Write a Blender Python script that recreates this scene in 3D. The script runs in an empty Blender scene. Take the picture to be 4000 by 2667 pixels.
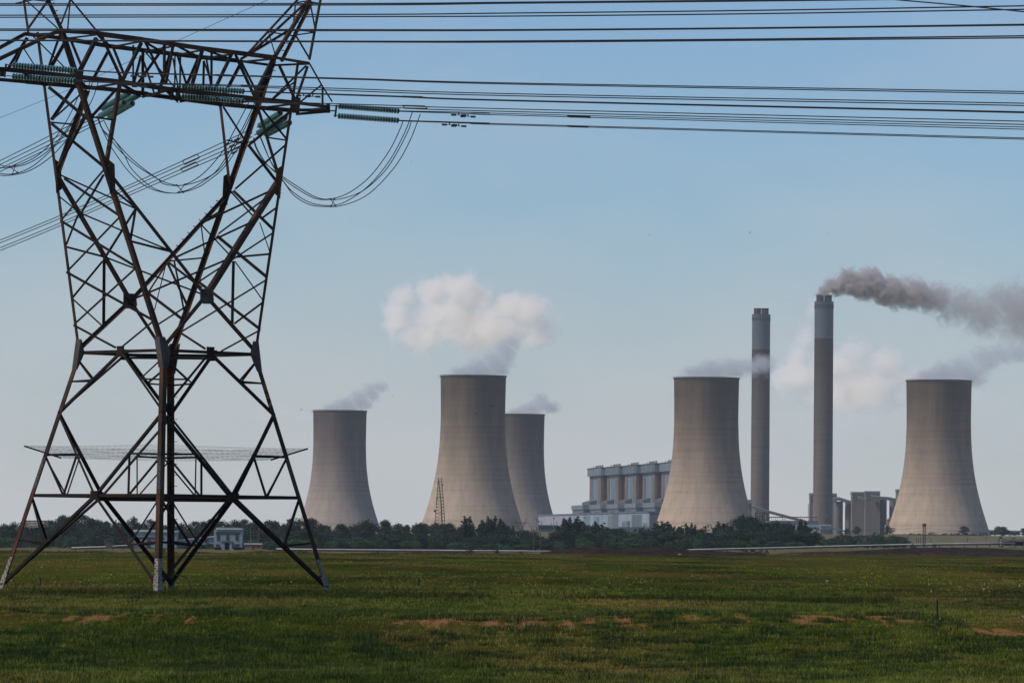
import bpy, math, random
import numpy as np
from mathutils import Vector, Matrix
R = math.radians
rnd = random.Random(7)
S = bpy.context.scene
COL = S.collection

# ---------------------------------------------------------------- camera
FPX = 20000.0; W0, H0 = 4000.0, 2667.0
PITCH = 792.88 / FPX; ROLL = R(0.515); CAMZ = 2.08
FWD = Vector((0, math.cos(PITCH), math.sin(PITCH))); UP = Vector((0, -math.sin(PITCH), math.cos(PITCH))); RT = Vector((1, 0, 0))
cr, sr = math.cos(ROLL), math.sin(ROLL)
rc = RT * cr + UP * sr; uc = UP * cr - RT * sr
cd = bpy.data.cameras.new('camera'); cam = bpy.data.objects.new('camera', cd); COL.objects.link(cam)
cd.sensor_width = 36; cd.lens = 36 * FPX / W0; cd.clip_start = 1; cd.clip_end = 60000
cam.matrix_world = Matrix(((rc.x, uc.x, -FWD.x, 0), (rc.y, uc.y, -FWD.y, 0), (rc.z, uc.z, -FWD.z, CAMZ), (0, 0, 0, 1)))
S.camera = cam
CAM = Vector((0, 0, CAMZ))

# ---------------------------------------------------------------- light
SUN_EL, SUN_AZ = R(51), R(-111)     # azimuth measured from +Y (view direction) towards +X
world = bpy.data.worlds.new('World'); S.world = world; world.use_nodes = True
wn, wl = world.node_tree.nodes, world.node_tree.links
bg = wn['Background']
sky = wn.new('ShaderNodeTexSky'); sky.sky_type = 'NISHITA'; sky.sun_disc = False
sky.sun_elevation = SUN_EL; sky.sun_rotation = SUN_AZ
sky.air_density = 1.0; sky.dust_density = 0.4; sky.ozone_density = 3.0
# summer haze: the clear blue of the sky thins to a pale veil towards the horizon (world direction, elevation only)
wtc = wn.new('ShaderNodeTexCoord'); wsp = wn.new('ShaderNodeSeparateXYZ'); wl.new(wtc.outputs['Generated'], wsp.inputs[0])
wmr = wn.new('ShaderNodeMapRange'); wmr.interpolation_type = 'SMOOTHSTEP'; wl.new(wsp.outputs[2], wmr.inputs[0])
wmr.inputs[1].default_value = -0.012; wmr.inputs[2].default_value = 0.088; wmr.inputs[3].default_value = 1.0; wmr.inputs[4].default_value = 0.0
wt = wn.new('ShaderNodeMix'); wt.data_type = 'RGBA'; wt.blend_type = 'MULTIPLY'; wt.inputs[0].default_value = 1.0; wl.new(sky.outputs[0], wt.inputs[6]); wt.inputs[7].default_value = (0.86, 1.05, 1.30, 1)
wm = wn.new('ShaderNodeMix'); wm.data_type = 'RGBA'; wnz = wn.new('ShaderNodeTexNoise'); wnz.inputs['Scale'].default_value = 17.0; wnz.inputs['Detail'].default_value = 6; wnz.inputs['Roughness'].default_value = 0.55
wmp = wn.new('ShaderNodeMapping'); wmp.inputs['Scale'].default_value = (1, 1, 2.4); wl.new(wtc.outputs['Generated'], wmp.inputs[0]); wl.new(wmp.outputs[0], wnz.inputs['Vector'])
wa = wn.new('ShaderNodeMath'); wa.operation = 'MULTIPLY_ADD'; wl.new(wnz.outputs[0], wa.inputs[0]); wa.inputs[1].default_value = 0.80; wa.inputs[2].default_value = -0.38
wb_ = wn.new('ShaderNodeMath'); wb_.operation = 'ADD'; wb_.use_clamp = True; wl.new(wa.outputs[0], wb_.inputs[0]); wl.new(wmr.outputs[0], wb_.inputs[1])
wl.new(wb_.outputs[0], wm.inputs[0]); wl.new(wt.outputs[2], wm.inputs[6]); wm.inputs[7].default_value = (6.85, 7.1, 7.4, 1)
wl.new(wm.outputs[2], bg.inputs[0]); bg.inputs[1].default_value = 0.08
sd = bpy.data.lights.new('sun', 'SUN'); sd.energy = 3.2; sd.angle = R(3); sd.color = (1.0, 0.89, 0.76)
sun = bpy.data.objects.new('sun', sd); COL.objects.link(sun)
sdir = Vector((math.sin(SUN_AZ) * math.cos(SUN_EL), math.cos(SUN_AZ) * math.cos(SUN_EL), math.sin(SUN_EL)))
sun.rotation_euler = sdir.to_track_quat('Z', 'Y').to_euler(); sun.location = (0, 0, 300)
S.view_settings.view_transform = 'Standard'; S.view_settings.look = 'None'; S.view_settings.exposure = 0.0; S.view_settings.gamma = 1.0
cy = S.cycles
cy.max_bounces = 24; cy.diffuse_bounces = 2; cy.glossy_bounces = 2; cy.transmission_bounces = 4; cy.volume_bounces = 24; cy.transparent_max_bounces = 8
cy.volume_max_steps = 256

# ---------------------------------------------------------------- projection helpers
def ray(px, py):
    a, b = px - W0 / 2, py - H0 / 2
    qx, qy = cr * a + sr * b, -sr * a + cr * b
    return RT * (qx / FPX) + FWD - UP * (qy / FPX)
def P(px, py, Y):
    d = ray(px, py); return CAM + d * (Y / d.y)
def hor(px): return H0 / 2 + PITCH * FPX + (px - W0 / 2) * math.tan(ROLL)
def X_at(px, Y): return P(px, hor(px), Y).x
class Plane:
    def __init__(s, a, b, c): s.o = Vector(a); s.n = (Vector(b) - s.o).cross(Vector(c) - s.o).normalized()
    def __call__(s, px, py):
        d = ray(px, py); t = (s.o - CAM).dot(s.n) / d.dot(s.n); return CAM + d * t
def proj(p):
    v = p - CAM; d = v.dot(FWD); x, y = FPX * v.dot(rc) / d, -FPX * v.dot(uc) / d
    return W0 / 2 + x, H0 / 2 + y
def lerp(a, b, t): return a + (b - a) * t
def sstep(a, b, x):
    t = min(1, max(0, (x - a) / (b - a))); return t * t * (3 - 2 * t)
def interp(x, xs, ys): return float(np.interp(x, xs, ys))

# ---------------------------------------------------------------- materials
def new_mat(name):
    m = bpy.data.materials.new(name); m.use_nodes = True
    return m, m.node_tree.nodes, m.node_tree.links, m.node_tree.nodes['Principled BSDF']
def ramp(n, stops):
    r = n.new('ShaderNodeValToRGB'); el = r.color_ramp.elements
    while len(el) < len(stops): el.new(0.5)
    for e, (p, c) in zip(el, stops): e.position = p; e.color = (*c, 1) if len(c) == 3 else c
    return r
def noise(n, l, vec, scale, detail=4, rough=0.55, stretch=None, dist=0.0):
    t = n.new('ShaderNodeTexNoise'); t.inputs['Scale'].default_value = scale; t.inputs['Detail'].default_value = detail
    t.inputs['Roughness'].default_value = rough; t.inputs['Distortion'].default_value = dist
    if stretch:
        mp = n.new('ShaderNodeMapping'); mp.inputs['Scale'].default_value = stretch
        l.new(vec, mp.inputs[0]); vec = mp.outputs[0]
    l.new(vec, t.inputs['Vector']); return t
def mixc(n, l, fac, a, b, mode='MIX'):
    x = n.new('ShaderNodeMix'); x.data_type = 'RGBA'; x.blend_type = mode
    for sock, v in ((x.inputs[0], fac), (x.inputs[6], a), (x.inputs[7], b)):
        if hasattr(v, 'links'): l.new(v, sock)
        elif isinstance(v, (int, float)): sock.default_value = v
        else: sock.default_value = (*v, 1)
    return x.outputs[2]
def math_(n, l, op, a, b=None, clamp=False):
    x = n.new('ShaderNodeMath'); x.operation = op; x.use_clamp = clamp
    for i, v in enumerate((a, b)):
        if v is None: continue
        if hasattr(v, 'links'): l.new(v, x.inputs[i])
        else: x.inputs[i].default_value = v
    return x.outputs[0]
def nmat(name, c1, c2, scale=3.0, rough=0.8, stretch=None, bump=0.0, c3=None, scale2=None, metallic=0.0, objvar=0.0, spec=0.3):
    m, n, l, b = new_mat(name)
    tc = n.new('ShaderNodeTexCoord').outputs['Object']
    t = noise(n, l, tc, scale, 6, 0.6, stretch)
    r = ramp(n, [(0.35, c1), (0.65, c2)]); l.new(t.outputs[0], r.inputs[0]); c = r.outputs[0]
    if c3:
        t2 = noise(n, l, tc, scale2 or scale * 0.2, 4, 0.6, stretch)
        f = ramp(n, [(0.5, (0, 0, 0)), (0.68, (1, 1, 1))]); l.new(t2.outputs[0], f.inputs[0])
        c = mixc(n, l, f.outputs[0], c, c3)
    if objvar:
        oi = n.new('ShaderNodeObjectInfo')
        v = math_(n, l, 'ADD', math_(n, l, 'MULTIPLY', oi.outputs['Random'], objvar), 1 - objvar / 2)
        hs = n.new('ShaderNodeHueSaturation'); l.new(c, hs.inputs['Color']); l.new(v, hs.inputs['Value'])
        h = math_(n, l, 'ADD', math_(n, l, 'MULTIPLY', oi.outputs['Random'], objvar * 0.08), 0.5 - objvar * 0.04)
        l.new(h, hs.inputs['Hue']); c = hs.outputs[0]
    l.new(c, b.inputs['Base Color']); b.inputs['Roughness'].default_value = rough; b.inputs['Metallic'].default_value = metallic
    b.inputs['Specular IOR Level'].default_value = spec
    if bump:
        bp = n.new('ShaderNodeBump'); bp.inputs['Strength'].default_value = bump; l.new(t.outputs[0], bp.inputs['Height']); l.new(bp.outputs[0], b.inputs['Normal'])
    return m
M = {}
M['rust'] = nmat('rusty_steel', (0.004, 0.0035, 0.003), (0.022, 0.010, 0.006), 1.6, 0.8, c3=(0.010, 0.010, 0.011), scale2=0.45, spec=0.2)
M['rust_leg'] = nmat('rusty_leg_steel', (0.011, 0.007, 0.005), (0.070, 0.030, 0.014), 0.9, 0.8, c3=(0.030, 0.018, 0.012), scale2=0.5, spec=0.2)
M['galv'] = nmat('galvanised_plate', (0.20, 0.18, 0.15), (0.27, 0.25, 0.215), 5, 0.6, c3=(0.15, 0.12, 0.09), scale2=1.5)
M['galv_dark'] = nmat('weathered_gusset', (0.034, 0.029, 0.024), (0.070, 0.061, 0.052), 3, 0.7, c3=(0.045, 0.026, 0.016), scale2=1.2)
M['bolt'] = nmat('bolt_steel', (0.015, 0.012, 0.010), (0.03, 0.025, 0.02), 5, 0.7)
M['wire'] = nmat('weathered_conductor', (0.005, 0.005, 0.006), (0.012, 0.012, 0.012), 0.5, 0.6, spec=0.2)
M['fitting'] = nmat('fitting_steel', (0.012, 0.011, 0.010), (0.035, 0.030, 0.026), 4, 0.6)
M['yellow'] = nmat('yellow_paint', (0.30, 0.16, 0.02), (0.42, 0.24, 0.03), 20, 0.7)
m, n, l, b = new_mat('green_glass')
b.inputs['Base Color'].default_value = (0.105, 0.29, 0.25, 1); b.inputs['Roughness'].default_value = 0.15
b.inputs['Transmission Weight'].default_value = 0.45; b.inputs['IOR'].default_value = 1.45
M['glass'] = m
m, n, l, b = new_mat('panel_yellow')

def concrete(name, warm, dark, height, stain_haze_lo, grid=2.0):
    """board-marked concrete: lift joints, weather streaks, and rim soot with low haze painted in"""
    m, n, l, b = new_mat(name)
    tc = n.new('ShaderNodeTexCoord').outputs['Object']
    base = mixc(n, l, noise(n, l, tc, 0.02, 6, 0.6).outputs[0], tuple(c * 0.80 for c in warm), tuple(c * 1.18 for c in warm))
    band = noise(n, l, tc, 1.0, 5, 0.75, (0.003, 0.003, 0.13))
    rb = ramp(n, [(0.34, (0.72, 0.72, 0.73)), (0.50, (1, 1, 1)), (0.66, (1.12, 1.11, 1.09))]); l.new(band.outputs[0], rb.inputs[0])
    c = mixc(n, l, 1.0, base, rb.outputs[0], 'MULTIPLY')
    st = noise(n, l, tc, 1.0, 5, 0.7, (0.22, 0.22, 0.012))
    rs = ramp(n, [(0.34, (0.78, 0.78, 0.79)), (0.55, (1, 1, 1)), (0.68, (1.06, 1.06, 1.05))]); l.new(st.outputs[0], rs.inputs[0])
    c = mixc(n, l, 0.8, c, rs.outputs[0], 'MULTIPLY')
    sp = n.new('ShaderNodeSeparateXYZ'); l.new(tc, sp.inputs[0])
    # lift joints
    fr = math_(n, l, 'FRACT', math_(n, l, 'DIVIDE', sp.outputs[2], grid))
    j = math_(n, l, 'LESS_THAN', fr, 0.16)
    c = mixc(n, l, math_(n, l, 'MULTIPLY', j, 0.30), c, tuple(x * 0.5 for x in warm))
    at = n.new('ShaderNodeMath'); at.operation = 'ARCTAN2'; l.new(sp.outputs[1], at.inputs[0]); l.new(sp.outputs[0], at.inputs[1])
    fa = math_(n, l, 'FRACT', math_(n, l, 'MULTIPLY', at.outputs[0], 76 / (2 * math.pi)))
    c = mixc(n, l, math_(n, l, 'MULTIPLY', math_(n, l, 'LESS_THAN', fa, 0.14), 0.18), c, tuple(x * 0.55 for x in warm))
    # soot and algae stain plus low haze painted into the colour, darkest at the rim
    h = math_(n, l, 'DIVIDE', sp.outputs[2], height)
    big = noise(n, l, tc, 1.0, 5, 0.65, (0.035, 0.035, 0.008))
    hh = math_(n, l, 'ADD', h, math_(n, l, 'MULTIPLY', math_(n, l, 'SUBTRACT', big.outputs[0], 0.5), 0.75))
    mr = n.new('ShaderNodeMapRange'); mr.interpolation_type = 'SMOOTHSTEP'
    l.new(hh, mr.inputs[0]); mr.inputs[1].default_value = stain_haze_lo; mr.inputs[2].default_value = 1.02
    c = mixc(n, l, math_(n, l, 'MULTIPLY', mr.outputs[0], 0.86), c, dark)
    l.new(c, b.inputs['Base Color']); b.inputs['Roughness'].default_value = 0.95; b.inputs['Specular IOR Level'].default_value = 0.1
    return m

# ---------------------------------------------------------------- mesh builder
class MB:
    def __init__(s): s.v = []; s.f = []
    def add(s, vs, fs):
        k = len(s.v); s.v += [tuple(v) for v in vs]; s.f += [tuple(i + k for i in f) for f in fs]
    def prism(s, prof, p0, p1, e1, e2):
        p0, p1 = Vector(p0), Vector(p1); nn = len(prof)
        vs = [p0 + e1 * a + e2 * b_ for a, b_ in prof] + [p1 + e1 * a + e2 * b_ for a, b_ in prof]
        fs = [(i, (i + 1) % nn, nn + (i + 1) % nn, nn + i) for i in range(nn)] + [tuple(range(nn))[::-1], tuple(range(nn, 2 * nn))]
        s.add(vs, fs)
    def axes(s, p0, p1, nrm):
        a = (Vector(p1) - Vector(p0)).normalized(); nrm = Vector(nrm)
        e2 = nrm - a * nrm.dot(a)
        if e2.length < 1e-4: e2 = a.orthogonal()
        e2.normalize(); return a.cross(e2).normalized(), e2
    def angle(s, p0, p1, w, nrm, t=None, flip=1):
        """steel angle section: one leg flat in the face, one leg standing inwards"""
        e1, e2 = s.axes(p0, p1, nrm); e1 = e1 * flip; t = t or max(0.012, w * 0.11)
        h = w / 2
        s.prism([(-h, 0), (h, 0), (h, -t), (-h + t, -t), (-h + t, -w), (-h, -w)], p0, p1, e1, e2)
    def corner(s, p0, p1, w, d1, d2, t=0.03):
        """leg angle: corner outwards, flanges along d1 and d2"""
        a = (Vector(p1) - Vector(p0)).normalized()
        d1 = (d1 - a * d1.dot(a)).normalized(); d2 = (d2 - a * d2.dot(a)).normalized()
        s.prism([(0, 0), (w, 0), (w, t), (t, t), (t, w), (0, w)], p0, p1, d1, d2)
    def bar(s, p0, p1, w, h=None, nrm=(0, 0, 1)):
        h = h or w; e1, e2 = s.axes(p0, p1, nrm)
        s.prism([(-w / 2, -h / 2), (w / 2, -h / 2), (w / 2, h / 2), (-w / 2, h / 2)], p0, p1, e1, e2)
    def box(s, x0, x1, y0, y1, z0, z1):
        s.add([(x0, y0, z0), (x1, y0, z0), (x1, y1, z0), (x0, y1, z0), (x0, y0, z1), (x1, y0, z1), (x1, y1, z1), (x0, y1, z1)],
              [(3, 2, 1, 0), (4, 5, 6, 7), (0, 1, 5, 4), (1, 2, 6, 5), (2, 3, 7, 6), (3, 0, 4, 7)])
    def slab(s, poly, z0, z1):
        """vertical extrusion of a plan polygon"""
        nn = len(poly); zz0 = z0 if hasattr(z0, '__len__') else [z0] * nn; zz1 = z1 if hasattr(z1, '__len__') else [z1] * nn
        vs = [(p[0], p[1], z) for p, z in zip(poly, zz0)] + [(p[0], p[1], z) for p, z in zip(poly, zz1)]
        s.add(vs, [(i, (i + 1) % nn, nn + (i + 1) % nn, nn + i) for i in range(nn)] + [tuple(range(nn))[::-1], tuple(range(nn, 2 * nn))])
    def plate(s, pts, nrm, t):
        nrm = Vector(nrm).normalized() * t; nn = len(pts); pts = [Vector(p) for p in pts]
        s.add(pts + [p - nrm for p in pts], [(i, (i + 1) % nn, nn + (i + 1) % nn, nn + i) for i in range(nn)] + [tuple(range(nn)), tuple(range(nn, 2 * nn))[::-1]])
    def tube(s, pts, r, k=6, r2=None):
        pts = [Vector(p) for p in pts]; rings = []; N = len(pts)
        ref = None
        for i, p in enumerate(pts):
            a = (pts[min(i + 1, N - 1)] - pts[max(i - 1, 0)]).normalized()
            if ref is None: ref = a.orthogonal().normalized()
            ref = (ref - a * ref.dot(a)).normalized(); o = a.cross(ref)
            rr = r if r2 is None else lerp(r, r2, i / max(1, N - 1))
            rings.append([p + (ref * math.cos(q) + o * math.sin(q)) * rr for q in (2 * math.pi * j / k for j in range(k))])
        vs = [v for rg in rings for v in rg]; fs = []
        for i in range(N - 1):
            for j in range(k): fs.append((i * k + j, i * k + (j + 1) % k, (i + 1) * k + (j + 1) % k, (i + 1) * k + j))
        fs += [tuple(range(k))[::-1], tuple(range((N - 1) * k, N * k))]
        s.add(vs, fs)
    def lathe(s, prof, k, c=(0, 0, 0), axis=None, close=True):
        """profile of (radius, height) round a vertical axis at c"""
        c = Vector(c); nn = len(prof); vs = []
        for r_, z in prof:
            for j in range(k):
                q = 2 * math.pi * j / k; vs.append(c + Vector((r_ * math.cos(q), r_ * math.sin(q), z)))
        fs = [(i * k + j, i * k + (j + 1) % k, (i + 1) * k + (j + 1) % k, (i + 1) * k + j) for i in range(nn - 1) for j in range(k)]
        if close: fs += [tuple(range(k))[::-1], tuple(range((nn - 1) * k, nn * k))]
        s.add(vs, fs)
    def build(s, name, mat, parent=None, smooth=False):
        o0 = Vector(parent.matrix_world_loc) if hasattr(parent, 'matrix_world_loc') else (origin_of(parent) if parent else Vector((0, 0, 0)))
        me = bpy.data.meshes.new(name); me.from_pydata([(x - o0.x, y - o0.y, z - o0.z) for x, y, z in s.v], [], s.f)
        if mat: me.materials.append(mat)
        if smooth: me.polygons.foreach_set('use_smooth', [True] * len(me.polygons))
        me.update(); o = bpy.data.objects.new(name, me); COL.objects.link(o)
        if parent: o.parent = parent
        return o
def origin_of(o):
    v = Vector((0, 0, 0))
    while o: v += o.location; o = o.parent
    return v
def tag(o, label=None, cat=None, group=None, kind=None):
    if label: o['label'] = label
    if cat: o['category'] = cat
    if group: o['group'] = group
    if kind: o['kind'] = kind
    return o
def empty(name, loc, label=None, cat=None, group=None):
    o = bpy.data.objects.new(name, None); COL.objects.link(o); o.location = Vector(loc); o.empty_display_size = 0.5
    return tag(o, label, cat, group)
def shared(name, me, parent, mw=None):
    o = bpy.data.objects.new(name, me); COL.objects.link(o); o.parent = parent
    if mw is not None: o.matrix_local = mw
    return o
def spline(pts, k=6):
    pts = [Vector(p) for p in pts]; out = []
    for i in range(len(pts) - 1):
        p0 = pts[max(i - 1, 0)]; p1 = pts[i]; p2 = pts[i + 1]; p3 = pts[min(i + 2, len(pts) - 1)]
        for j in range(k):
            t = j / k
            out.append(0.5 * ((2 * p1) + (p2 - p0) * t + (2 * p0 - 5 * p1 + 4 * p2 - p3) * t * t + (3 * p1 - p0 - 3 * p2 + p3) * t ** 3))
    out.append(pts[-1]); return out

# ================================================================ GROUND
def edge_Y(s):      # far edge of the green field, by bearing X / Y
    return interp(s, [-0.11, 0, 0.11], [840, 1080, 1600])
def zfar(X, Y):
    s = X / max(Y, 1)
    zl = interp(s, [-0.1, -0.03, 0.036, 0.045, 0.065, 0.1], [-0.95, -0.75, 0.15, 0.5, 1.8, 3.1])
    zt = interp(s, [-0.1, 0, 0.05, 0.1], [-1.3, -0.7, 1.6, 3.0])
    z = lerp(0, zl, sstep(edge_Y(s) * 1.03, edge_Y(s) * 1.35, Y))
    z = lerp(z, zt, sstep(1900, 2400, Y))
    z = lerp(z, 13.0, sstep(3850, 4180, Y))
    return z
def zg(X, Y):
    if Y < edge_Y(X / max(Y, 1)): return zfield(X, Y)
    return zfar(X, Y)
def vn(x, y):       # cheap smooth value noise
    def h(i, j):
        v = math.sin(i * 127.1 + j * 311.7) * 43758.5453; return v - math.floor(v)
    i, j = math.floor(x), math.floor(y); u, v = x - i, y - j; u = u * u * (3 - 2 * u); v = v * v * (3 - 2 * v)
    return lerp(lerp(h(i, j), h(i + 1, j), u), lerp(h(i, j + 1), h(i + 1, j + 1), u), v) - 0.5
def zfield(X, Y):
    s = X / max(Y, 1)
    z = 0.10 * vn(X / 9, Y / 14) + 0.06 * vn(X / 3.1 + 7, Y / 4.3) + 0.03 * vn(X / 1.1, Y / 1.4)
    far = sstep(140, 260, Y)
    z += far * (0.20 * vn(X / 34 + 3, Y / 47) + 0.22 * vn(X / 15, Y / 21 + 9) + 0.14 * vn(X / 6, Y / 12 + 5))
    # low sandy bank across the view in front of the pylon, dying out towards the right
    c = 122 + 7 * vn(X / 11, 2.5); right = 1 - sstep(0.080, 0.094, s)
    z += 0.56 * math.exp(-((Y - c) / (11 if Y < c else 20)) ** 2) * (0.85 + 0.5 * vn(X / 5, 8)) * right
    z -= 0.22 * math.exp(-((Y - 96) / 12) ** 2)
    # cut bank at the right
    z -= 0.30 * sstep(0.083, 0.092, s) * math.exp(-((Y - 136) / 9) ** 2)
    return z - 0.02
def grid_mesh(name, rows, mat, kind='structure'):
    """rows: list of lists of points, equal lengths"""
    vs = [p for r_ in rows for p in r_]; k = len(rows[0])
    fs = [(i * k + j, i * k + j + 1, (i + 1) * k + j + 1, (i + 1) * k + j) for i in range(len(rows) - 1) for j in range(k - 1)]
    b_ = MB(); b_.v = [tuple(p) for p in vs]; b_.f = fs
    o = b_.build(name, mat, None, True); tag(o, kind=kind); return o

# field material: short green grass, yellowed patches, bare orange sand along the bank crest
def turf_colour(n, l, tc, k=1.0):
    def kk(c): return tuple(x * k for x in c)
    g1 = noise(n, l, tc, 1.3, 8, 0.72, (1, 0.35, 1)); r1 = ramp(n, [(0.32, kk((0.017, 0.024, 0.004))), (0.5, kk((0.040, 0.050, 0.009))), (0.70, kk((0.070, 0.074, 0.015)))]); l.new(g1.outputs[0], r1.inputs[0])
    g2 = noise(n, l, tc, 0.07, 7, 0.7, (1, 0.22, 1)); r2 = ramp(n, [(0.48, (0, 0, 0)), (0.62, (1, 1, 1))]); l.new(g2.outputs[0], r2.inputs[0])
    c = mixc(n, l, math_(n, l, 'MULTIPLY', r2.outputs[0], 0.85), r1.outputs[0], kk((0.078, 0.054, 0.018)))
    g4 = noise(n, l, tc, 0.045, 6, 0.65, (1, 0.16, 1)); r4 = ramp(n, [(0.38, (0.36, 0.44, 0.44)), (0.52, (1.0, 1.0, 0.96)), (0.64, (1.38, 1.26, 1.05))]); l.new(g4.outputs[0], r4.inputs[0])
    return mixc(n, l, 1.0, c, r4.outputs[0], 'MULTIPLY'), g1
m, n, l, b = new_mat('field_turf')
tc = n.new('ShaderNodeTexCoord').outputs['Object']
c, g1 = turf_colour(n, l, tc)
at = n.new('ShaderNodeAttribute'); at.attribute_name = 'bare'
g3 = noise(n, l, tc, 1.0, 9, 0.76, (1.7, 0.14, 1)); g3b = math_(n, l, 'ADD', g3.outputs[0], math_(n, l, 'MULTIPLY', at.outputs['Fac'], 0.27))
r3 = ramp(n, [(0.72, (0, 0, 0)), (0.77, (1, 1, 1))]); l.new(g3b, r3.inputs[0])
sand = mixc(n, l, noise(n, l, tc, 6, 5, 0.7).outputs[0], (0.07, 0.032, 0.013), (0.32, 0.165, 0.070))
c = mixc(n, l, r3.outputs[0], c, sand)
l.new(c, b.inputs['Base Color']); b.inputs['Roughness'].default_value = 1.0; b.inputs['Specular IOR Level'].default_value = 0.0
bp = n.new('ShaderNodeBump'); bp.inputs['Strength'].default_value = 0.6; bp.inputs['Distance'].default_value = 0.3; l.new(g1.outputs[0], bp.inputs['Height']); l.new(bp.outputs[0], b.inputs['Normal'])
M['field'] = m
def bare_at(X, Y):
    s = X / max(Y, 1)
    v = math.exp(-((Y - 119.5 - 7 * vn(X / 11, 2.5)) / 5.5) ** 2) * (1 - sstep(0.076, 0.088, s)) * sstep(-0.45, 0.15, vn(X / 4.5 + 11, 0.3) + 0.12)
    v = max(v, 1.1 * math.exp(-((Y - 141) / 4) ** 2) * sstep(0.086, 0.091, s))
    return v
rows = []; bare = []
Ys = list(np.geomspace(30, 1, 1))
Ys = [30 * (1600 / 30) ** (i / 260) for i in range(261)]
for Y in Ys:
    r_ = []
    for j in range(161):
        s = -0.125 + 0.25 * j / 160
        Ye = min(Y, edge_Y(s)); X = s * Ye
        z = zfield(X, Ye)
        r_.append((X, Ye, z)); bare.append(bare_at(X, Ye))
    rows.append(r_)
field = grid_mesh('field', rows, M['field'])
a_ = field.data.attributes.new('bare', 'FLOAT', 'POINT'); a_.data.foreach_set('value', bare)

# land beyond the field
m, n, l, b = new_mat('far_land')
tc = n.new('ShaderNodeTexCoord').outputs['Object']; sp = n.new('ShaderNodeSeparateXYZ'); l.new(tc, sp.inputs[0])
g1 = noise(n, l, tc, 0.12, 8, 0.7, (1, 0.2, 1)); dry = ramp(n, [(0.3, (0.055, 0.038, 0.018)), (0.6, (0.15, 0.11, 0.058))]); l.new(g1.outputs[0], dry.inputs[0])
lawn = ramp(n, [(0.35, (0.055, 0.075, 0.032)), (0.65, (0.10, 0.12, 0.055))]); l.new(g1.outputs[0], lawn.inputs[0])
mr = n.new('ShaderNodeMapRange'); l.new(math_(n, l, 'ADD', sp.outputs[1], math_(n, l, 'MULTIPLY', noise(n, l, tc, 0.01, 4).outputs[0], 500)), mr.inputs[0]); mr.inputs[1].default_value = 1850; mr.inputs[2].default_value = 2050
c = mixc(n, l, mr.outputs[0], dry.outputs[0], lawn.outputs[0])
mr2 = n.new('ShaderNodeMapRange'); l.new(sp.outputs[1], mr2.inputs[0]); mr2.inputs[1].default_value = 3500; mr2.inputs[2].default_value = 3800
g5 = noise(n, l, tc, 0.09, 8, 0.7); bank = ramp(n, [(0.3, (0.060, 0.060, 0.034)), (0.6, (0.14, 0.125, 0.075))]); l.new(g5.outputs[0], bank.inputs[0])
c = mixc(n, l, mr2.outputs[0], c, bank.outputs[0])
l.new(c, b.inputs['Base Color']); b.inputs['Roughness'].default_value = 1.0; b.inputs['Specular IOR Level'].default_value = 0.0
M['far'] = m
rows = []
for t in [i / 110 for i in range(111)]:
    r_ = []
    for j in range(121):
        s = -0.14 + 0.28 * j / 120
        Y0 = edge_Y(s) - 12; Y = Y0 * (7200 / Y0) ** t
        z = zfar(s * Y, Y) - (0.12 if t == 0 else 0) + 0.25 * vn(s * Y / 40, Y / 60) * sstep(0.02, 0.1, t)
        r_.append((s * Y, Y, z))
    rows.append(r_)
grid_mesh('ground', rows, M['far'])

# ploughed mounds on the far side of the field
M['plough'] = nmat('ploughed_soil', (0.014, 0.011, 0.010), (0.038, 0.029, 0.025), 0.35, 1.0, (1, 0.25, 1), 0.4, spec=0.0)
def mound(name, px0, px1, Yc, half, tops):
    rows = []
    for i in range(41):
        v = -1 + 2 * i / 40; r_ = []
        for j in range(121):
            px = lerp(px0, px1, j / 120); Y = Yc + v * half; X = X_at(px, Yc) * Y / Yc
            ytop = interp(px, [a for a, _ in tops], [c_ for _, c_ in tops])
            ztop = P(px, ytop, Yc).z
            zb = zfar(X, Y) - 0.25
            sh = max(0, 1 - v * v) ** 0.8
            r_.append((X, Y, zb + max(0, ztop - zb) * sh + 0.10 * vn(X / 2.2, Y / 9) * sh))
        rows.append(r_)
    return grid_mesh(name, rows, M['plough'])
mound('ploughed_ground', 2110, 2990, 1230, 70, [(2110, 2158), (2180, 2146), (2250, 2136), (2330, 2136), (2400, 2141), (2440, 2143), (2520, 2137), (2600, 2138), (2700, 2146), (2800, 2151), (2990, 2160)])
mound('ploughed_ground', 3020, 4140, 1560, 75, [(3020, 2160), (3150, 2155), (3300, 2152), (3450, 2144), (3560, 2138), (3700, 2137), (3850, 2139), (4000, 2147), (4140, 2155)])

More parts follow.
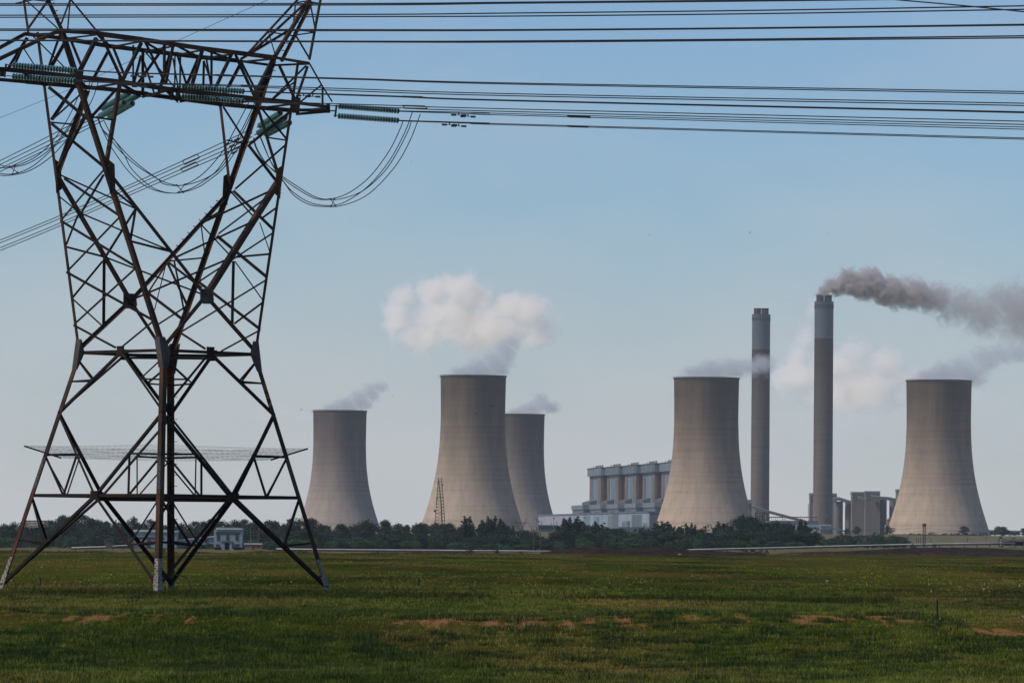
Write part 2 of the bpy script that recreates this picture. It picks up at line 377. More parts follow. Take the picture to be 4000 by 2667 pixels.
# ================================================================ GRASS (uncountable)
M['blade'] = None
m, n, l, b = new_mat('grass_blades')
tc = n.new('ShaderNodeTexCoord').outputs['Object']
c, _ = turf_colour(n, l, tc, 3.1)
l.new(c, b.inputs['Base Color']); b.inputs['Roughness'].default_value = 0.9; b.inputs['Specular IOR Level'].default_value = 0.05
M['blade'] = m
M['drygrass'] = nmat('dry_grass', (0.065, 0.040, 0.017), (0.15, 0.10, 0.045), 0.4, 1.0, c3=(0.05, 0.055, 0.02), scale2=0.05, spec=0.0)
M['tussock'] = nmat('tussock_green', (0.018, 0.036, 0.013), (0.048, 0.072, 0.022), 0.8, 1.0, spec=0.0)
def blades(name, base, hgt, wid, mat, per, lean=0.5, spread=0.12, seed=1):
    """base: (N,3) clump feet; each clump is `per` triangular blades"""
    g = np.random.default_rng(seed); N = len(base); K = N * per
    B = np.repeat(base, per, 0).astype(np.float64); Hh = np.repeat(hgt, per) * g.uniform(0.55, 1.1, K); Wd = np.repeat(wid, per) * g.uniform(0.7, 1.3, K)
    sp_ = np.repeat(spread if hasattr(spread, '__len__') else np.full(N, spread), per)
    B[:, 0] += g.normal(0, 1, K) * sp_; B[:, 1] += g.normal(0, 1, K) * sp_
    q = g.uniform(0, 2 * np.pi, K); dx, dy = np.cos(q), np.sin(q)
    ln = g.uniform(0, lean, K) * Hh; q2 = g.uniform(0, 2 * np.pi, K)
    V = np.empty((K, 3, 3))
    V[:, 0] = B - np.stack([dx * Wd, dy * Wd, np.full(K, 0.02)], 1); V[:, 1] = B + np.stack([dx * Wd, dy * Wd, np.full(K, -0.02)], 1)
    V[:, 2] = B + np.stack([np.cos(q2) * ln, np.sin(q2) * ln, Hh], 1)
    me = bpy.data.meshes.new(name); me.vertices.add(K * 3); me.loops.add(K * 3); me.polygons.add(K)
    me.vertices.foreach_set('co', V.ravel()); me.loops.foreach_set('vertex_index', np.arange(K * 3, dtype=np.int32))
    me.polygons.foreach_set('loop_start', np.arange(0, K * 3, 3, dtype=np.int32)); me.polygons.foreach_set('loop_total', np.full(K, 3, dtype=np.int32))
    me.update(calc_edges=True); me.materials.append(mat)
    o = bpy.data.objects.new(name, me); COL.objects.link(o); return o
g = np.random.default_rng(3)
pts, hs, ws = [], [], []
while len(pts) < 95000:
    Y = 42 + 200 * g.random() ** 1.5; s = g.uniform(-0.112, 0.112); X = s * Y
    ba = bare_at(X, Y)
    if g.random() < ba * 0.9: continue
    z = zfield(X, Y); pts.append((X, Y, z))
    k = 0.35 + 1.3 * max(0, vn(X / 2.3, Y / 3.1) + 0.3) + 0.8 * max(0, vn(X / 0.7, Y / 0.9))
    hs.append((0.028 + 0.045 * k * g.random()) * (1 + Y / 350)); ws.append(0.0035 + 0.00005 * Y)
o = blades('grass', np.array(pts), np.array(hs), np.array(ws), M['blade'], 7, 0.9, 0.11, 5); tag(o, 'short green grass of the foreground field', 'grass', kind='stuff')
pts, hs, ws, sps = [], [], [], []
while len(pts) < 1100:
    Y = g.normal(110, 11) if g.random() < 0.75 else g.uniform(60, 210)
    if not 55 < Y < 230: continue
    s = g.uniform(-0.112, 0.112); X = s * Y
    if vn(X / 6 + 4, Y / 9) < -0.12: continue
    k = g.uniform(0.5, 1.4); pts.append((X, Y, zfield(X, Y) - 0.03)); hs.append(0.14 * k); ws.append(0.004 + 0.00004 * Y); sps.append(0.15 * k)
o = blades('tussock_grass', np.array(pts), np.array(hs), np.array(ws), M['tussock'], 110, 0.6, np.array(sps), 8); tag(o, 'dark green grass tussocks scattered over the low sandy bank', 'grass', kind='stuff')
# yellow green weeds round the pylon feet
pts, hs, ws = [], [], []
while len(pts) < 5200:
    Y = g.normal(206, 9); s = g.uniform(-0.105, 0.075)
    if g.random() > sstep(-0.2, 0.1, vn(s * 60, 1.7) + 0.1): continue
    X = s * Y; pts.append((X, Y, zfield(X, Y))); hs.append(g.uniform(0.08, 0.22)); ws.append(0.018)
M['weed'] = nmat('weed_green', (0.018, 0.030, 0.007), (0.055, 0.064, 0.015), 2.0, 0.9, spec=0.05)
o = blades('weeds', np.array(pts), np.array(hs), np.array(ws), M['weed'], 5, 0.8, 0.15, 9); tag(o, 'yellow green weeds growing round the pylon feet', 'weeds', kind='stuff')
# mid field clumps
pts, hs, ws = [], [], []
while len(pts) < 9000:
    Y = 240 + 800 * g.random() ** 1.6; s = g.uniform(-0.115, 0.115)
    if Y > edge_Y(s) - 8 or vn(s * 300, Y / 22) < -0.1: continue
    X = s * Y; pts.append((X, Y, zfield(X, Y))); hs.append(g.uniform(0.04, 0.13)); ws.append(0.015 + 0.00009 * Y)
o = blades('rough_grass', np.array(pts), np.array(hs), np.array(ws), M['blade'], 5, 0.9, 0.5, 10); tag(o, 'rough grass of the field behind the pylon', 'grass', kind='stuff')
# golden grass fringe along the far edge
pts, hs, ws = [], [], []
while len(pts) < 7000:
    s = g.uniform(-0.115, 0.115); Y = edge_Y(s) + g.uniform(-14, 30)
    kk = vn(s * 160, 3.3) + vn(s * 620, 9.1)
    X = s * Y; pts.append((X, Y, max(zfield(X, Y), zfar(X, Y)) - 0.05)); hs.append(max(0.10, 0.34 + 0.5 * kk) * (1.25 if s > -0.05 else 0.8)); ws.append(0.09)
o = blades('dry_grass', np.array(pts), np.array(hs), np.array(ws), M['drygrass'], 5, 0.6, 0.6, 12); tag(o, 'golden dry grass fringe along the far edge of the field', 'grass', kind='stuff')

# ================================================================ PYLON
TH = R(46.56); EU = Vector((math.cos(TH), math.sin(TH), 0)); EV = Vector((-math.sin(TH), math.cos(TH), 0)); TC = Vector((-15.267, 226.667, 0))
CS = {'L': (-1, 1), 'F': (-1, -1), 'R': (1, -1), 'B': (1, 1)}
def T(k, z):
    """corner k of the tower at height z, by symmetry"""
    if z <= 10.4: u = lerp(5.16, 2.80, z / 10.4); v = u
    else: t = (z - 10.4) / (21.86 - 10.4); u = lerp(2.80, 6.48, t); v = lerp(2.80, 1.16, t)
    a, b_ = CS[k]; return TC + EU * (a * u) + EV * (b_ * v) + Vector((0, 0, z))
def on_leg(k, py, lo=10.4, hi=25.0):
    for _ in range(40):
        mid = (lo + hi) / 2
        if proj(T(k, mid))[1] > py: lo = mid
        else: hi = mid
    return T(k, (lo + hi) / 2)
pyl = empty('pylon', TC, 'rusty steel lattice transmission pylon standing in the green field', 'pylon')
NOUT = {'LF': -EU, 'FR': -EV, 'BR': EU, 'LB': EV}
PL = {}
for f_ in ('LF', 'FR', 'BR', 'LB'):
    a, b_ = f_
    PL[f_] = Plane(T(a, 10.4), T(b_, 10.4), T(a, 21.8))
vert = Vector((0, 0, 1))
PL['CF'] = Plane(T('F', 21.86), T('R', 21.86), T('F', 21.86) + vert)
PL['CB'] = Plane(T('L', 21.86), T('B', 21.86), T('L', 21.86) + vert)
PL['U0'] = Plane(TC, TC + EV, TC + vert)
PL['V0'] = Plane(TC, TC + EU, TC + vert)
NOUT.update(CF=-EV, CB=EV, U0=-EU, V0=-EV)
# four legs of the body and their continuation into the arms
zN = {'L': 688, 'F': 690, 'R': 712, 'B': 738}
for k in 'LFRB':
    a, b_ = CS[k]; d1, d2 = EU * -a, EV * -b_
    mb = MB(); mb.corner(T(k, -0.35), T(k, 10.4), 0.235, d1, d2, 0.028)
    leg = mb.build('leg', M['rust_leg'], pyl)
    # splice plates with bolts
    for z0, z1, mt, side in ((0.15, 1.35, 'galv', 1), (4.35, 5.75, 'galv_dark', 1)):
        sp_ = MB(); bo = MB()
        for dd, nn_ in ((d1, -d2), (d2, -d1)):
            p0, p1 = T(k, z0) + nn_ * 0.012 + dd * 0.015, T(k, z1) + nn_ * 0.012 + dd * 0.015
            sp_.plate([p0, p0 + dd * 0.205, p1 + dd * 0.205, p1], nn_, 0.016)
            for i in range(10):
                q = lerp(p0, p1, (i + 0.5) / 10) + dd * (0.06 if i % 2 else 0.15)
                bo.bar(q, q + nn_ * 0.03, 0.042, 0.042, vert)
        so = sp_.build('splice_plate', M[mt], leg); bo.build('bolts', M['bolt'], leg)
    mb = MB()
    top = on_leg(k, {'L': 128, 'F': 124, 'R': 240, 'B': 240}[k])
    mb.corner(T(k, 10.4), top, 0.146 if k in 'LR' else 0.20, d1, d2, 0.024)
    mb.build('arm_leg', M['rust_leg'], pyl)
    # concrete stub
    mb = MB(); mb.corner(T(k, -0.4) - d1 * 0.02 - d2 * 0.02, T(k, 0.62) - d1 * 0.02 - d2 * 0.02, 0.265, d1, d2, 0.05); mb.build('footing', M['galv'], pyl)
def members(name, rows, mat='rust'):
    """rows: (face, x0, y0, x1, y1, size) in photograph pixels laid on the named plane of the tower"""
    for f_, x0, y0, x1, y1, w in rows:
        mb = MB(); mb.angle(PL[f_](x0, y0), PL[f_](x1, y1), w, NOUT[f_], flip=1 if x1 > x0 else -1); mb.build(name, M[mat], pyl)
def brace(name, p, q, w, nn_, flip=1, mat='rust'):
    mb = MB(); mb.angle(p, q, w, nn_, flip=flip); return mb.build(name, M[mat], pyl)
# ---- body: symmetric panels
def seg(mb, p, q, w, f_): mb.angle(p, q, w, NOUT[f_])
ZH, Z2, ZW = 4.07, 7.72, 10.4
for f_ in ('LF', 'FR', 'BR', 'LB'):
    a, b_ = f_; nn_ = NOUT[f_]
    A0, B0, A1, B1, A2, B2, A3, B3 = T(a, 0.1), T(b_, 0.1), T(a, ZH), T(b_, ZH), T(a, Z2), T(b_, Z2), T(a, ZW), T(b_, ZW)
    K = (A1 + B1) / 2; Mw = (A3 + B3) / 2
    i_ = -nn_ * 0.03
    brace('girt', A1 + i_, B1 + i_, 0.146, nn_); brace('girt', A3 + i_, B3 + i_, 0.14, nn_)
    for p, w in ((K, 0.17), (K, 0.15), (Mw, 0.14)):
        E_ = (A0, B0) if w == 0.17 else (A2, B2)
        brace('diagonal_brace', p + i_, E_[0] + i_, w * 0.84, nn_); brace('diagonal_brace', p + i_, E_[1] + i_, w * 0.84, nn_, -1)
    j_ = -nn_ * 0.05
    for E0, E1, E2, E3 in ((A0, A1, A2, A3), (B0, B1, B2, B3)):
        q = lerp(K, E0, 0.54); lg = lerp(E1, E0, 0.50); q2 = lerp(K, E0, 0.88)
        r_ = lerp(E2, K, 0.50); lr = lerp(E2, E1, 0.51); hm = lerp(E1, K, 0.5)
        t_ = lerp(Mw, E2, 0.46); lt = lerp(E3, E2, 0.48)
        for p0, p1, w in ((q, lg, 0.085), (q, E1, 0.085), (q2, lerp(E1, E0, 0.87), 0.06), (r_, lr, 0.09), (lr, hm, 0.075), (r_, hm, 0.075), (t_, lt, 0.075), (t_, lerp(E3, E2, 0.1), 0.075)):
            brace('secondary_brace', p0 + j_, p1 + j_, w, nn_)
    # gusset plates where the braces meet the girts and at the waist corners
    mb = MB(); h = (B1 - A1).normalized()
    for c_, w_, hh in ((K, 0.26, 0.20), (Mw, 0.24, 0.24)):
        o_ = nn_ * 0.004
        mb = MB(); mb.plate([c_ + h * -w_ + vert * hh + o_, c_ + h * w_ + vert * hh + o_, c_ + h * w_ * 0.8 - vert * hh + o_, c_ + h * -w_ * 0.8 - vert * hh + o_], nn_, 0.02); mb.build('gusset_plate', M['rust'], pyl)
    for c_, sg in ((A3, 1), (B3, -1)):
        mb = MB(); bo = MB(); o_ = nn_ * 0.006
        up_ = (T(a if sg > 0 else b_, 12) - c_).normalized(); dn = (T(a if sg > 0 else b_, 9) - c_).normalized()
        mb.plate([c_ + up_ * 0.62 + o_, c_ + up_ * 0.62 + h * sg * 0.33 + o_, c_ + h * sg * 0.40 + o_, c_ + dn * 0.80 + h * sg * 0.30 + o_, c_ + dn * 0.80 + o_], nn_, 0.02)
        gp = mb.build('gusset_plate', M['galv_dark'], pyl)
        for i in range(8):
            for dx in (0.07, 0.20):
                q = c_ + dn * (0.1 + i * 0.085) + h * sg * dx + o_; bo.bar(q, q + nn_ * 0.028, 0.04, 0.04, vert)
        bo.build('bolts', M['bolt'], gp)
# plan bracing at the waist and first girt
mb = MB()
for z, w in ((ZW, 0.10), (ZH, 0.11)):
    mids = [(T(a, z) + T(b_, z)) / 2 for a, b_ in ('LF', 'FR', 'RB', 'BL')]
    for i in range(4): brace('plan_brace', mids[i] - vert * 0.09, mids[(i + 1) % 4] - vert * 0.09, w, vert)
# ---- arms: crossed inner legs, traced on their faces
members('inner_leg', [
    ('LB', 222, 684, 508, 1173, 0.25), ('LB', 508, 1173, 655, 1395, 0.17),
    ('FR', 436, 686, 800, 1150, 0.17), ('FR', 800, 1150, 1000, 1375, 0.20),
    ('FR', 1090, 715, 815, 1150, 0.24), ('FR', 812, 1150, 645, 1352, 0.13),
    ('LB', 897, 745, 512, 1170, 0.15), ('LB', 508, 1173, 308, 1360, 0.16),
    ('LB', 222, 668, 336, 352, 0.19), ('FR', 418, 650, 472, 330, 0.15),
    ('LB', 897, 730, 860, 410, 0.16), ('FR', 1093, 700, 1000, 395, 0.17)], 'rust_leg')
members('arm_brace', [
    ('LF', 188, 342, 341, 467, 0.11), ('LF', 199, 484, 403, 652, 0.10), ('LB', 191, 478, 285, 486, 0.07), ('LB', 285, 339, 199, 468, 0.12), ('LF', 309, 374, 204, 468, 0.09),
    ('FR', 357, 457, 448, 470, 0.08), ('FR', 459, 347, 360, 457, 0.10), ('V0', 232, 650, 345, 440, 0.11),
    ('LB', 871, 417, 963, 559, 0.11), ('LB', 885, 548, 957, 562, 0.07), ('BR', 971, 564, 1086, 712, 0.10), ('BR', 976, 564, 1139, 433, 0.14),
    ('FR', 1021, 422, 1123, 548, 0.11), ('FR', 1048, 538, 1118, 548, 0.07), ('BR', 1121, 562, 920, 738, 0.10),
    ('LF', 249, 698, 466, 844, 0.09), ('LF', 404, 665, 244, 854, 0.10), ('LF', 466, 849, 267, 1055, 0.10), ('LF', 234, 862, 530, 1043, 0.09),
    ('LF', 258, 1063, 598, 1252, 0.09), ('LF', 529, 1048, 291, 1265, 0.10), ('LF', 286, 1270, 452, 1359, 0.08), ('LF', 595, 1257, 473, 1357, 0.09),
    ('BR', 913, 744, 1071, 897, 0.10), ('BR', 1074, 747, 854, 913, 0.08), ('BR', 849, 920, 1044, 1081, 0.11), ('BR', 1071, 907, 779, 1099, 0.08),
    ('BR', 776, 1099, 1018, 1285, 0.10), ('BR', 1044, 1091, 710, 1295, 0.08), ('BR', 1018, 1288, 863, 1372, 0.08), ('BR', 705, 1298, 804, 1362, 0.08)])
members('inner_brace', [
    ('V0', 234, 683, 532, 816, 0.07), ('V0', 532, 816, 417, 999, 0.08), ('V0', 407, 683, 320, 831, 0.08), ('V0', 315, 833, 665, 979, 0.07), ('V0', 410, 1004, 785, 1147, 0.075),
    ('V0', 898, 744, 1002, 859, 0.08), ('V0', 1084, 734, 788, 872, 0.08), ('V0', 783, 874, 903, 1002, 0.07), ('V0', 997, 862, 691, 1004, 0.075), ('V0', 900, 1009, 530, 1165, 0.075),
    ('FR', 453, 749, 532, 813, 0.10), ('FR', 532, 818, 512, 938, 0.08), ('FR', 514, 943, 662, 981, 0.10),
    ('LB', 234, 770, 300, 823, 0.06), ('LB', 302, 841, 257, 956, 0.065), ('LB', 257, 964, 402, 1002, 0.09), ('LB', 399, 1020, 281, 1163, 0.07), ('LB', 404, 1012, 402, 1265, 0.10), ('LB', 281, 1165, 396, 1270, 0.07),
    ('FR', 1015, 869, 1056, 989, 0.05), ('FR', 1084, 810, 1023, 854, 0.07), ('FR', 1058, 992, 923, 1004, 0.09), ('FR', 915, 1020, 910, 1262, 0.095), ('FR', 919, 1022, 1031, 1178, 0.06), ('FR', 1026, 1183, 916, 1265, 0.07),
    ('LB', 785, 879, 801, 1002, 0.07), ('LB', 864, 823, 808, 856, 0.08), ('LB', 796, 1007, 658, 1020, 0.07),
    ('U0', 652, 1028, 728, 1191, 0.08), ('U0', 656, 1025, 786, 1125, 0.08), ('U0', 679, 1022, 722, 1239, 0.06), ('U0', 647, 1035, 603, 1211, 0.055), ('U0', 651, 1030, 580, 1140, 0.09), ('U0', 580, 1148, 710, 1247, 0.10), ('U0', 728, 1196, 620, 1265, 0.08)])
# crossing plates of the inner legs
for f_, cx, cy_ in (('LB', 508, 1175), ('FR', 808, 1157)):
    mb = MB(); bo = MB(); nn_ = NOUT[f_]; sgn = nn_ if nn_.y < 0 else -nn_
    c_ = PL[f_](cx, cy_)
    pts_ = [PL[f_](cx + dx, cy_ + dy) + sgn * 0.02 for dx, dy in ((-26, -30), (22, -28), (27, 18), (17, 30), (-14, 30), (-26, 18))]
    mb.plate(pts_, sgn, 0.03); gp = mb.build('gusset_plate', M['galv_dark'], pyl)
    for i in range(34):
        q = PL[f_](cx + rnd.uniform(-20, 20), cy_ + rnd.uniform(-26, 4)) + sgn * 0.022; bo.bar(q, q + sgn * 0.03, 0.036, 0.036, vert)
    bo.build('bolts', M['bolt'], gp)
for k, py in zN.items():
    f_ = 'FR' if k in 'FR' else 'LB'; nn_ = NOUT[f_]; sgn = nn_ if nn_.y < 0 else -nn_
    c_ = on_leg(k, py); mb = MB(); d = EU * (1 if k in 'LF' else -1); bo = MB()
    mb.plate([c_ + vert * 0.75 + sgn * 0.012, c_ + vert * 0.55 + d * 0.36 + sgn * 0.012, c_ - vert * 0.55 + d * 0.42 + sgn * 0.012, c_ - vert * 0.75 + d * 0.1 + sgn * 0.012], sgn, 0.02)
    gp = mb.build('gusset_plate', M['rust_leg'], pyl)
    for i in range(14):
        q = c_ + vert * (-0.5 + i * 0.075) + d * (0.08 + 0.12 * (i % 2)) + sgn * 0.014; bo.bar(q, q + sgn * 0.028, 0.035, 0.035, vert)
    bo.build('bolts', M['bolt'], gp)
# ---- crossarm
members('bottom_chord', [
    ('CF', -140, 262, 32, 273, 0.20), ('CF', 32, 273, 287, 299, 0.20), ('CF', 287, 299, 462, 319, 0.20), ('CF', 462, 319, 680, 352, 0.21), ('CF', 680, 352, 983, 385, 0.22), ('CF', 983, 385, 1159, 402, 0.20), ('CF', 1159, 402, 1288, 418, 0.16),
    ('CB', -140, 300, 99, 320, 0.16), ('CB', 99, 320, 430, 350, 0.19), ('CB', 430, 350, 577, 368, 0.20), ('CB', 577, 370, 848, 406, 0.20), ('CB', 848, 406, 973, 418, 0.20), ('CB', 973, 418, 1131, 431, 0.20), ('CB', 1131, 431, 1285, 430, 0.15)], 'rust_leg')
members('top_chord', [
    ('CF', -140, 298, 230, 122, 0.15), ('CF', 230, 122, 385, 131, 0.16), ('CF', 385, 133, 560, 156, 0.23), ('CF', 560, 156, 790, 190, 0.21), ('CF', 790, 190, 1077, 226, 0.21), ('CF', 1077, 226, 1210, 248, 0.13),
    ('CB', -140, 262, 95, 133, 0.14), ('CB', 95, 133, 240, 150, 0.17), ('CB', 240, 150, 430, 182, 0.20), ('CB', 430, 182, 780, 224, 0.20), ('CB', 780, 224, 928, 238, 0.20), ('CB', 928, 238, 1062, 256, 0.12), ('CB', 1062, 256, 1208, 250, 0.10),
    ('CF', 1210, 250, 1257, 333, 0.09), ('CF', 1257, 333, 1298, 398, 0.08)], 'rust_leg')
members('crossarm_lattice', [
    ('CF', 381, 150, 310, 290, 0.16), ('CF', 398, 143, 478, 315, 0.17), ('CF', 556, 168, 485, 308, 0.13), ('CF', 568, 166, 648, 330, 0.14), ('CF', 680, 174, 651, 325, 0.10), ('CF', 690, 205, 730, 335, 0.13),
    ('CF', 794, 197, 753, 335, 0.13), ('CF', 805, 220, 826, 345, 0.11), ('CF', 908, 212, 845, 345, 0.12), ('CF', 924, 225, 995, 378, 0.17), ('CF', 1072, 230, 1001, 370, 0.15), ('CF', 1092, 258, 1154, 392, 0.17),
    ('CF', 645, 177, 645, 300, 0.10), ('CF', 829, 200, 828, 345, 0.08), ('CF', 249, 155, 290, 285, 0.14),
    ('CB', 249, 169, 192, 270, 0.12), ('CB', 233, 134, 188, 262, 0.08), ('CB', 104, 147, 26, 275, 0.11), ('CB', 84, 191, 50, 268, 0.07), ('CB', 91, 188, 140, 265, 0.06),
    ('CB', 418, 204, 357, 318, 0.11), ('CB', 440, 182, 489, 305, 0.15), ('CB', 277, 160, 320, 265, 0.15), ('CB', 549, 217, 519, 330, 0.09), ('CB', 562, 243, 602, 365, 0.11), ('CB', 519, 177, 518, 330, 0.06), ('CB', 555, 195, 555, 360, 0.10),
    ('CB', 641, 179, 534, 330, 0.10), ('CB', 562, 197, 678, 338, 0.07), ('CB', 662, 210, 616, 365, 0.12), ('CB', 675, 228, 697, 352, 0.09), ('CB', 682, 212, 681, 345, 0.05), ('CB', 703, 215, 701, 345, 0.06),
    ('CB', 774, 222, 728, 330, 0.11), ('CB', 794, 238, 792, 345, 0.08), ('CB', 797, 240, 823, 320, 0.09), ('CB', 935, 253, 872, 372, 0.12), ('CB', 941, 240, 1004, 365, 0.13), ('CB', 1064, 255, 1026, 395, 0.05),
    ('CF', 1204, 260, 1160, 390, 0.09), ('CF', 1197, 258, 1057, 396, 0.07), ('CB', 1150, 320, 1050, 400, 0.06), ('CF', 1257, 333, 1166, 406, 0.06), ('CF', 1262, 340, 1262, 421, 0.07),
    ('V0', 124, 137, 284, 295, 0.06)])
mb = MB()
def cross(x0, y0, x1, y1, w): brace('crossarm_brace', PL['CF'](x0, y0), PL['CB'](x1, y1), w, vert)
for x0, y0, x1, y1, w in ((95, 278, 175, 328, 0.12), (300, 300, 180, 330, 0.10), (300, 302, 340, 342, 0.12), (470, 322, 345, 342, 0.10), (470, 322, 555, 372, 0.11), (655, 350, 560, 374, 0.12), (655, 352, 700, 394, 0.12), (840, 372, 705, 394, 0.10), (840, 372, 860, 408, 0.12), (995, 388, 862, 408, 0.11),
        (1000, 390, 1008, 420, 0.13), (1155, 402, 1010, 420, 0.10), (1155, 402, 1135, 432, 0.13), (1285, 418, 1137, 432, 0.10),
        (245, 126, 110, 133, 0.09), (385, 133, 245, 150, 0.08), (385, 134, 430, 180, 0.10), (560, 158, 432, 182, 0.09), (560, 158, 645, 208, 0.08), (690, 176, 560, 200, 0.09), (690, 176, 780, 222, 0.08), (800, 192, 690, 212, 0.09), (800, 192, 930, 238, 0.08), (905, 210, 790, 226, 0.09), (920, 212, 935, 238, 0.09), (1077, 226, 935, 240, 0.10), (1077, 228, 1064, 254, 0.12)):
    cross(x0, y0, x1, y1, w)
# bracket irons for the middle phase under the crossarm, tip boxes
mb = MB()
for x0, y0, x1, y1, w in ((555, 378, 640, 376, 0.10), (640, 376, 780, 402, 0.12), (668, 388, 705, 386, 0.14)): mb = MB(); mb.bar(PL['CB'](x0, y0), PL['CB'](x1, y1), w, 0.06); mb.build('bracket', M['rust'], pyl)
for x0, y0, x1, y1, w in ((1162, 446, 1282, 436, 0.22), (1282, 405, 1283, 442, 0.12), (672, 340, 672, 392, 0.10), (690, 345, 705, 388, 0.08)): mb = MB(); mb.bar(PL['CF'](x0, y0), PL['CF'](x1, y1), w, 0.12); mb.build('bracket', M['rust'], pyl)
mb = MB(); mb.bar(PL['CF'](6, 268), PL['CF'](8, 300), 0.14, 0.14)
mb.build('bracket', M['rust'], pyl)
for c_ in ((305, 305, 20, 26), (475, 318, 14, 18), (1000, 375, 15, 22), (1155, 412, 18, 30)):
    mb = MB(); x, y, a, b_ = c_; sgn = -EV
    mb.plate([PL['CF'](x - a, y - b_) + sgn * 0.03, PL['CF'](x + a, y - b_) + sgn * 0.03, PL['CF'](x + a * 0.7, y + b_) + sgn * 0.03, PL['CF'](x - a * 0.7, y + b_) + sgn * 0.03], sgn, 0.03)
    mb.build('gusset_plate', M['rust_leg'], pyl)
# earth wire peaks
members('earthwire_peak', [
    ('CB', 110, 128, 72, -150, 0.13), ('CF', 245, 124, 130, -126, 0.20), ('CF', 385, 130, 178, -120, 0.09), ('CF', 240, 95, 279, -8, 0.06), ('CB', 262, 128, 273, -4, 0.05), ('V0', 99, 0, 226, 112, 0.06), ('V0', 188, 6, 112, 112, 0.08),
    ('V0', 128, 0, 186, 6, 0.06), ('V0', 186, 4, 235, -3, 0.05), ('CB', 60, 15, 128, 0, 0.06),
    ('CF', 1075, 226, 1222, -18, 0.15), ('CB', 1096, 240, 1216, 5, 0.13), ('CF', 1211, 234, 1262, -40, 0.09), ('V0', 1213, 18, 1233, 122, 0.09), ('V0', 1152, 133, 1212, 234, 0.10), ('CF', 1147, 128, 1209, 232, 0.05),
    ('CF', 969, 211, 1172, -8, 0.08), ('CB', 938, 232, 1140, 112, 0.10), ('CF', 980, 211, 1200, 9, 0.09), ('V0', 1054, 126, 1145, 141, 0.06), ('V0', 1138, 116, 1233, 126, 0.06), ('CF', 1155, 138, 1232, 127, 0.06), ('V0', 1054, 123, 1138, 115, 0.05),
    ('CF', 1050, 128, 1075, 214, 0.06), ('V0', 1155, 21, 1147, 102, 0.05), ('V0', 1159, 11, 1203, 5, 0.06), ('V0', 1203, 9, 1250, 14, 0.06)], 'rust_leg')
# step bolts
mb = MB()
def pegs(pl, pts_, dx, sz=0.018):
    for x, y in pts_:
        p, q = PL[pl](x, y), PL[pl](x + dx, y - 2); mb.tube([p, q], sz, 5); mb.bar(q, PL[pl](x + dx * 1.15, y - 2), 0.05, 0.05)
pegs('LB', [(852 - i * 22.3, 786 + i * 25) for i in range(8)], -6)
pegs('BR', [(1001 - i * 11.2, 462 + i * 32) for i in range(10)], -9)
pegs('CB', [(1176, 90), (1148, 143), (1132, 172), (1114, 200), (1078, 278), (1062, 308)], -11)
pegs('CF', [(212, 45), (226, 76), (200, 15)], 10)
for i in range(16):
    p = T('B', 8.6 - i * 0.5) + EU * 0.0; mb.tube([p, p + Vector((0.30, 0, 0))], 0.014, 5)
mb.build('step_bolts', M['rust'], pyl)
# painted number on the right leg: sideways characters down the flange
SEGS = {'2': 'abged', '0': 'abcdef', '7': 'abc', '1': 'bc', 'E': 'adefg'}
mb = MB(); base_p = PL['BR']
lu = (T('R', 9.0) - T('R', 7.8)).normalized(); fdir = EV - lu * EV.dot(lu); fdir.normalize(); fdir2 = -(EU - lu * EU.dot(lu)).normalized()
def leg_mark(z, a, a1, h):
    p = T('R', z) + (-EV) * 0.006
    q0 = p + fdir2 * a; q1 = p + fdir2 * a1
    mb.plate([q0, q1, q1 + lu * h, q0 + lu * h], -EV, 0.004)
zz = 9.15
for grp in ('0', '22', '70', '1E'):
    for ch in grp:
        cw, hh, st = 0.15, 0.10, 0.02
        sgm = SEGS[ch]
        # characters lie on their side: reading direction runs down the leg
        if grp == '0': leg_mark(zz - 0.05, 0.07, 0.12, 0.05); continue
        if 'a' in sgm: leg_mark(zz - hh, 0.04 + cw - st, 0.04 + cw, hh)
        if 'g' in sgm: leg_mark(zz - hh, 0.04 + cw / 2 - st / 2, 0.04 + cw / 2 + st / 2, hh)
        if 'd' in sgm: leg_mark(zz - hh, 0.04, 0.04 + st, hh)
        if 'f' in sgm or 'e' in sgm: leg_mark(zz - st, 0.04 if 'e' in sgm else 0.04 + cw / 2, 0.04 + (cw if 'f' in sgm else cw / 2), st)
        if 'b' in sgm or 'c' in sgm: leg_mark(zz - hh, 0.04 if 'c' in sgm else 0.04 + cw / 2, 0.04 + (cw if 'b' in sgm else cw / 2), st)
        zz -= 0.13
    zz -= 0.09
mb.build('painted_number', M['yellow'], pyl)
# anti-climb guard: outriggers and barbed wire strands on all four sides
zgd = 5.98; mb = MB(); ends = {}
for k in 'LFRB':
    a, b_ = CS[k]
    dirp = (EU * a + EV * b_).normalized(); c_ = T(k, zgd)
    tip = c_ + dirp * 0.90 + vert * 0.27; inn = c_ - dirp * 0.75 - vert * 0.25
    if k in 'LR': mb.bar(inn, tip, 0.07, 0.07)
    ends[k] = (inn, tip)
grd = mb.build('guard_arm', M['rust'], pyl)
mb = MB()
for k0, k1 in ('LF', 'FR', 'RB', 'BL'):
    for i in range(11):
        p, q = lerp(*ends[k0], i / 10), lerp(*ends[k1], i / 10)
        pts_ = [lerp(p, q, t / 8) - vert * 0.05 * math.sin(math.pi * t / 8) * (0.4 + 0.25 * (i % 3)) for t in range(9)]
        mb.tube(pts_, 0.005, 4)
        for t in range(1, 22):
            c_ = lerp(p, q, (t + 0.3 * (i % 3)) / 22.7) - vert * 0.05 * math.sin(math.pi * t / 22) * (0.4 + 0.25 * (i % 3)); mb.bar(c_ - vert * 0.014, c_ + vert * 0.014, 0.012, 0.012, EU)
mb.build('barbed_wire', M['bolt'], pyl)
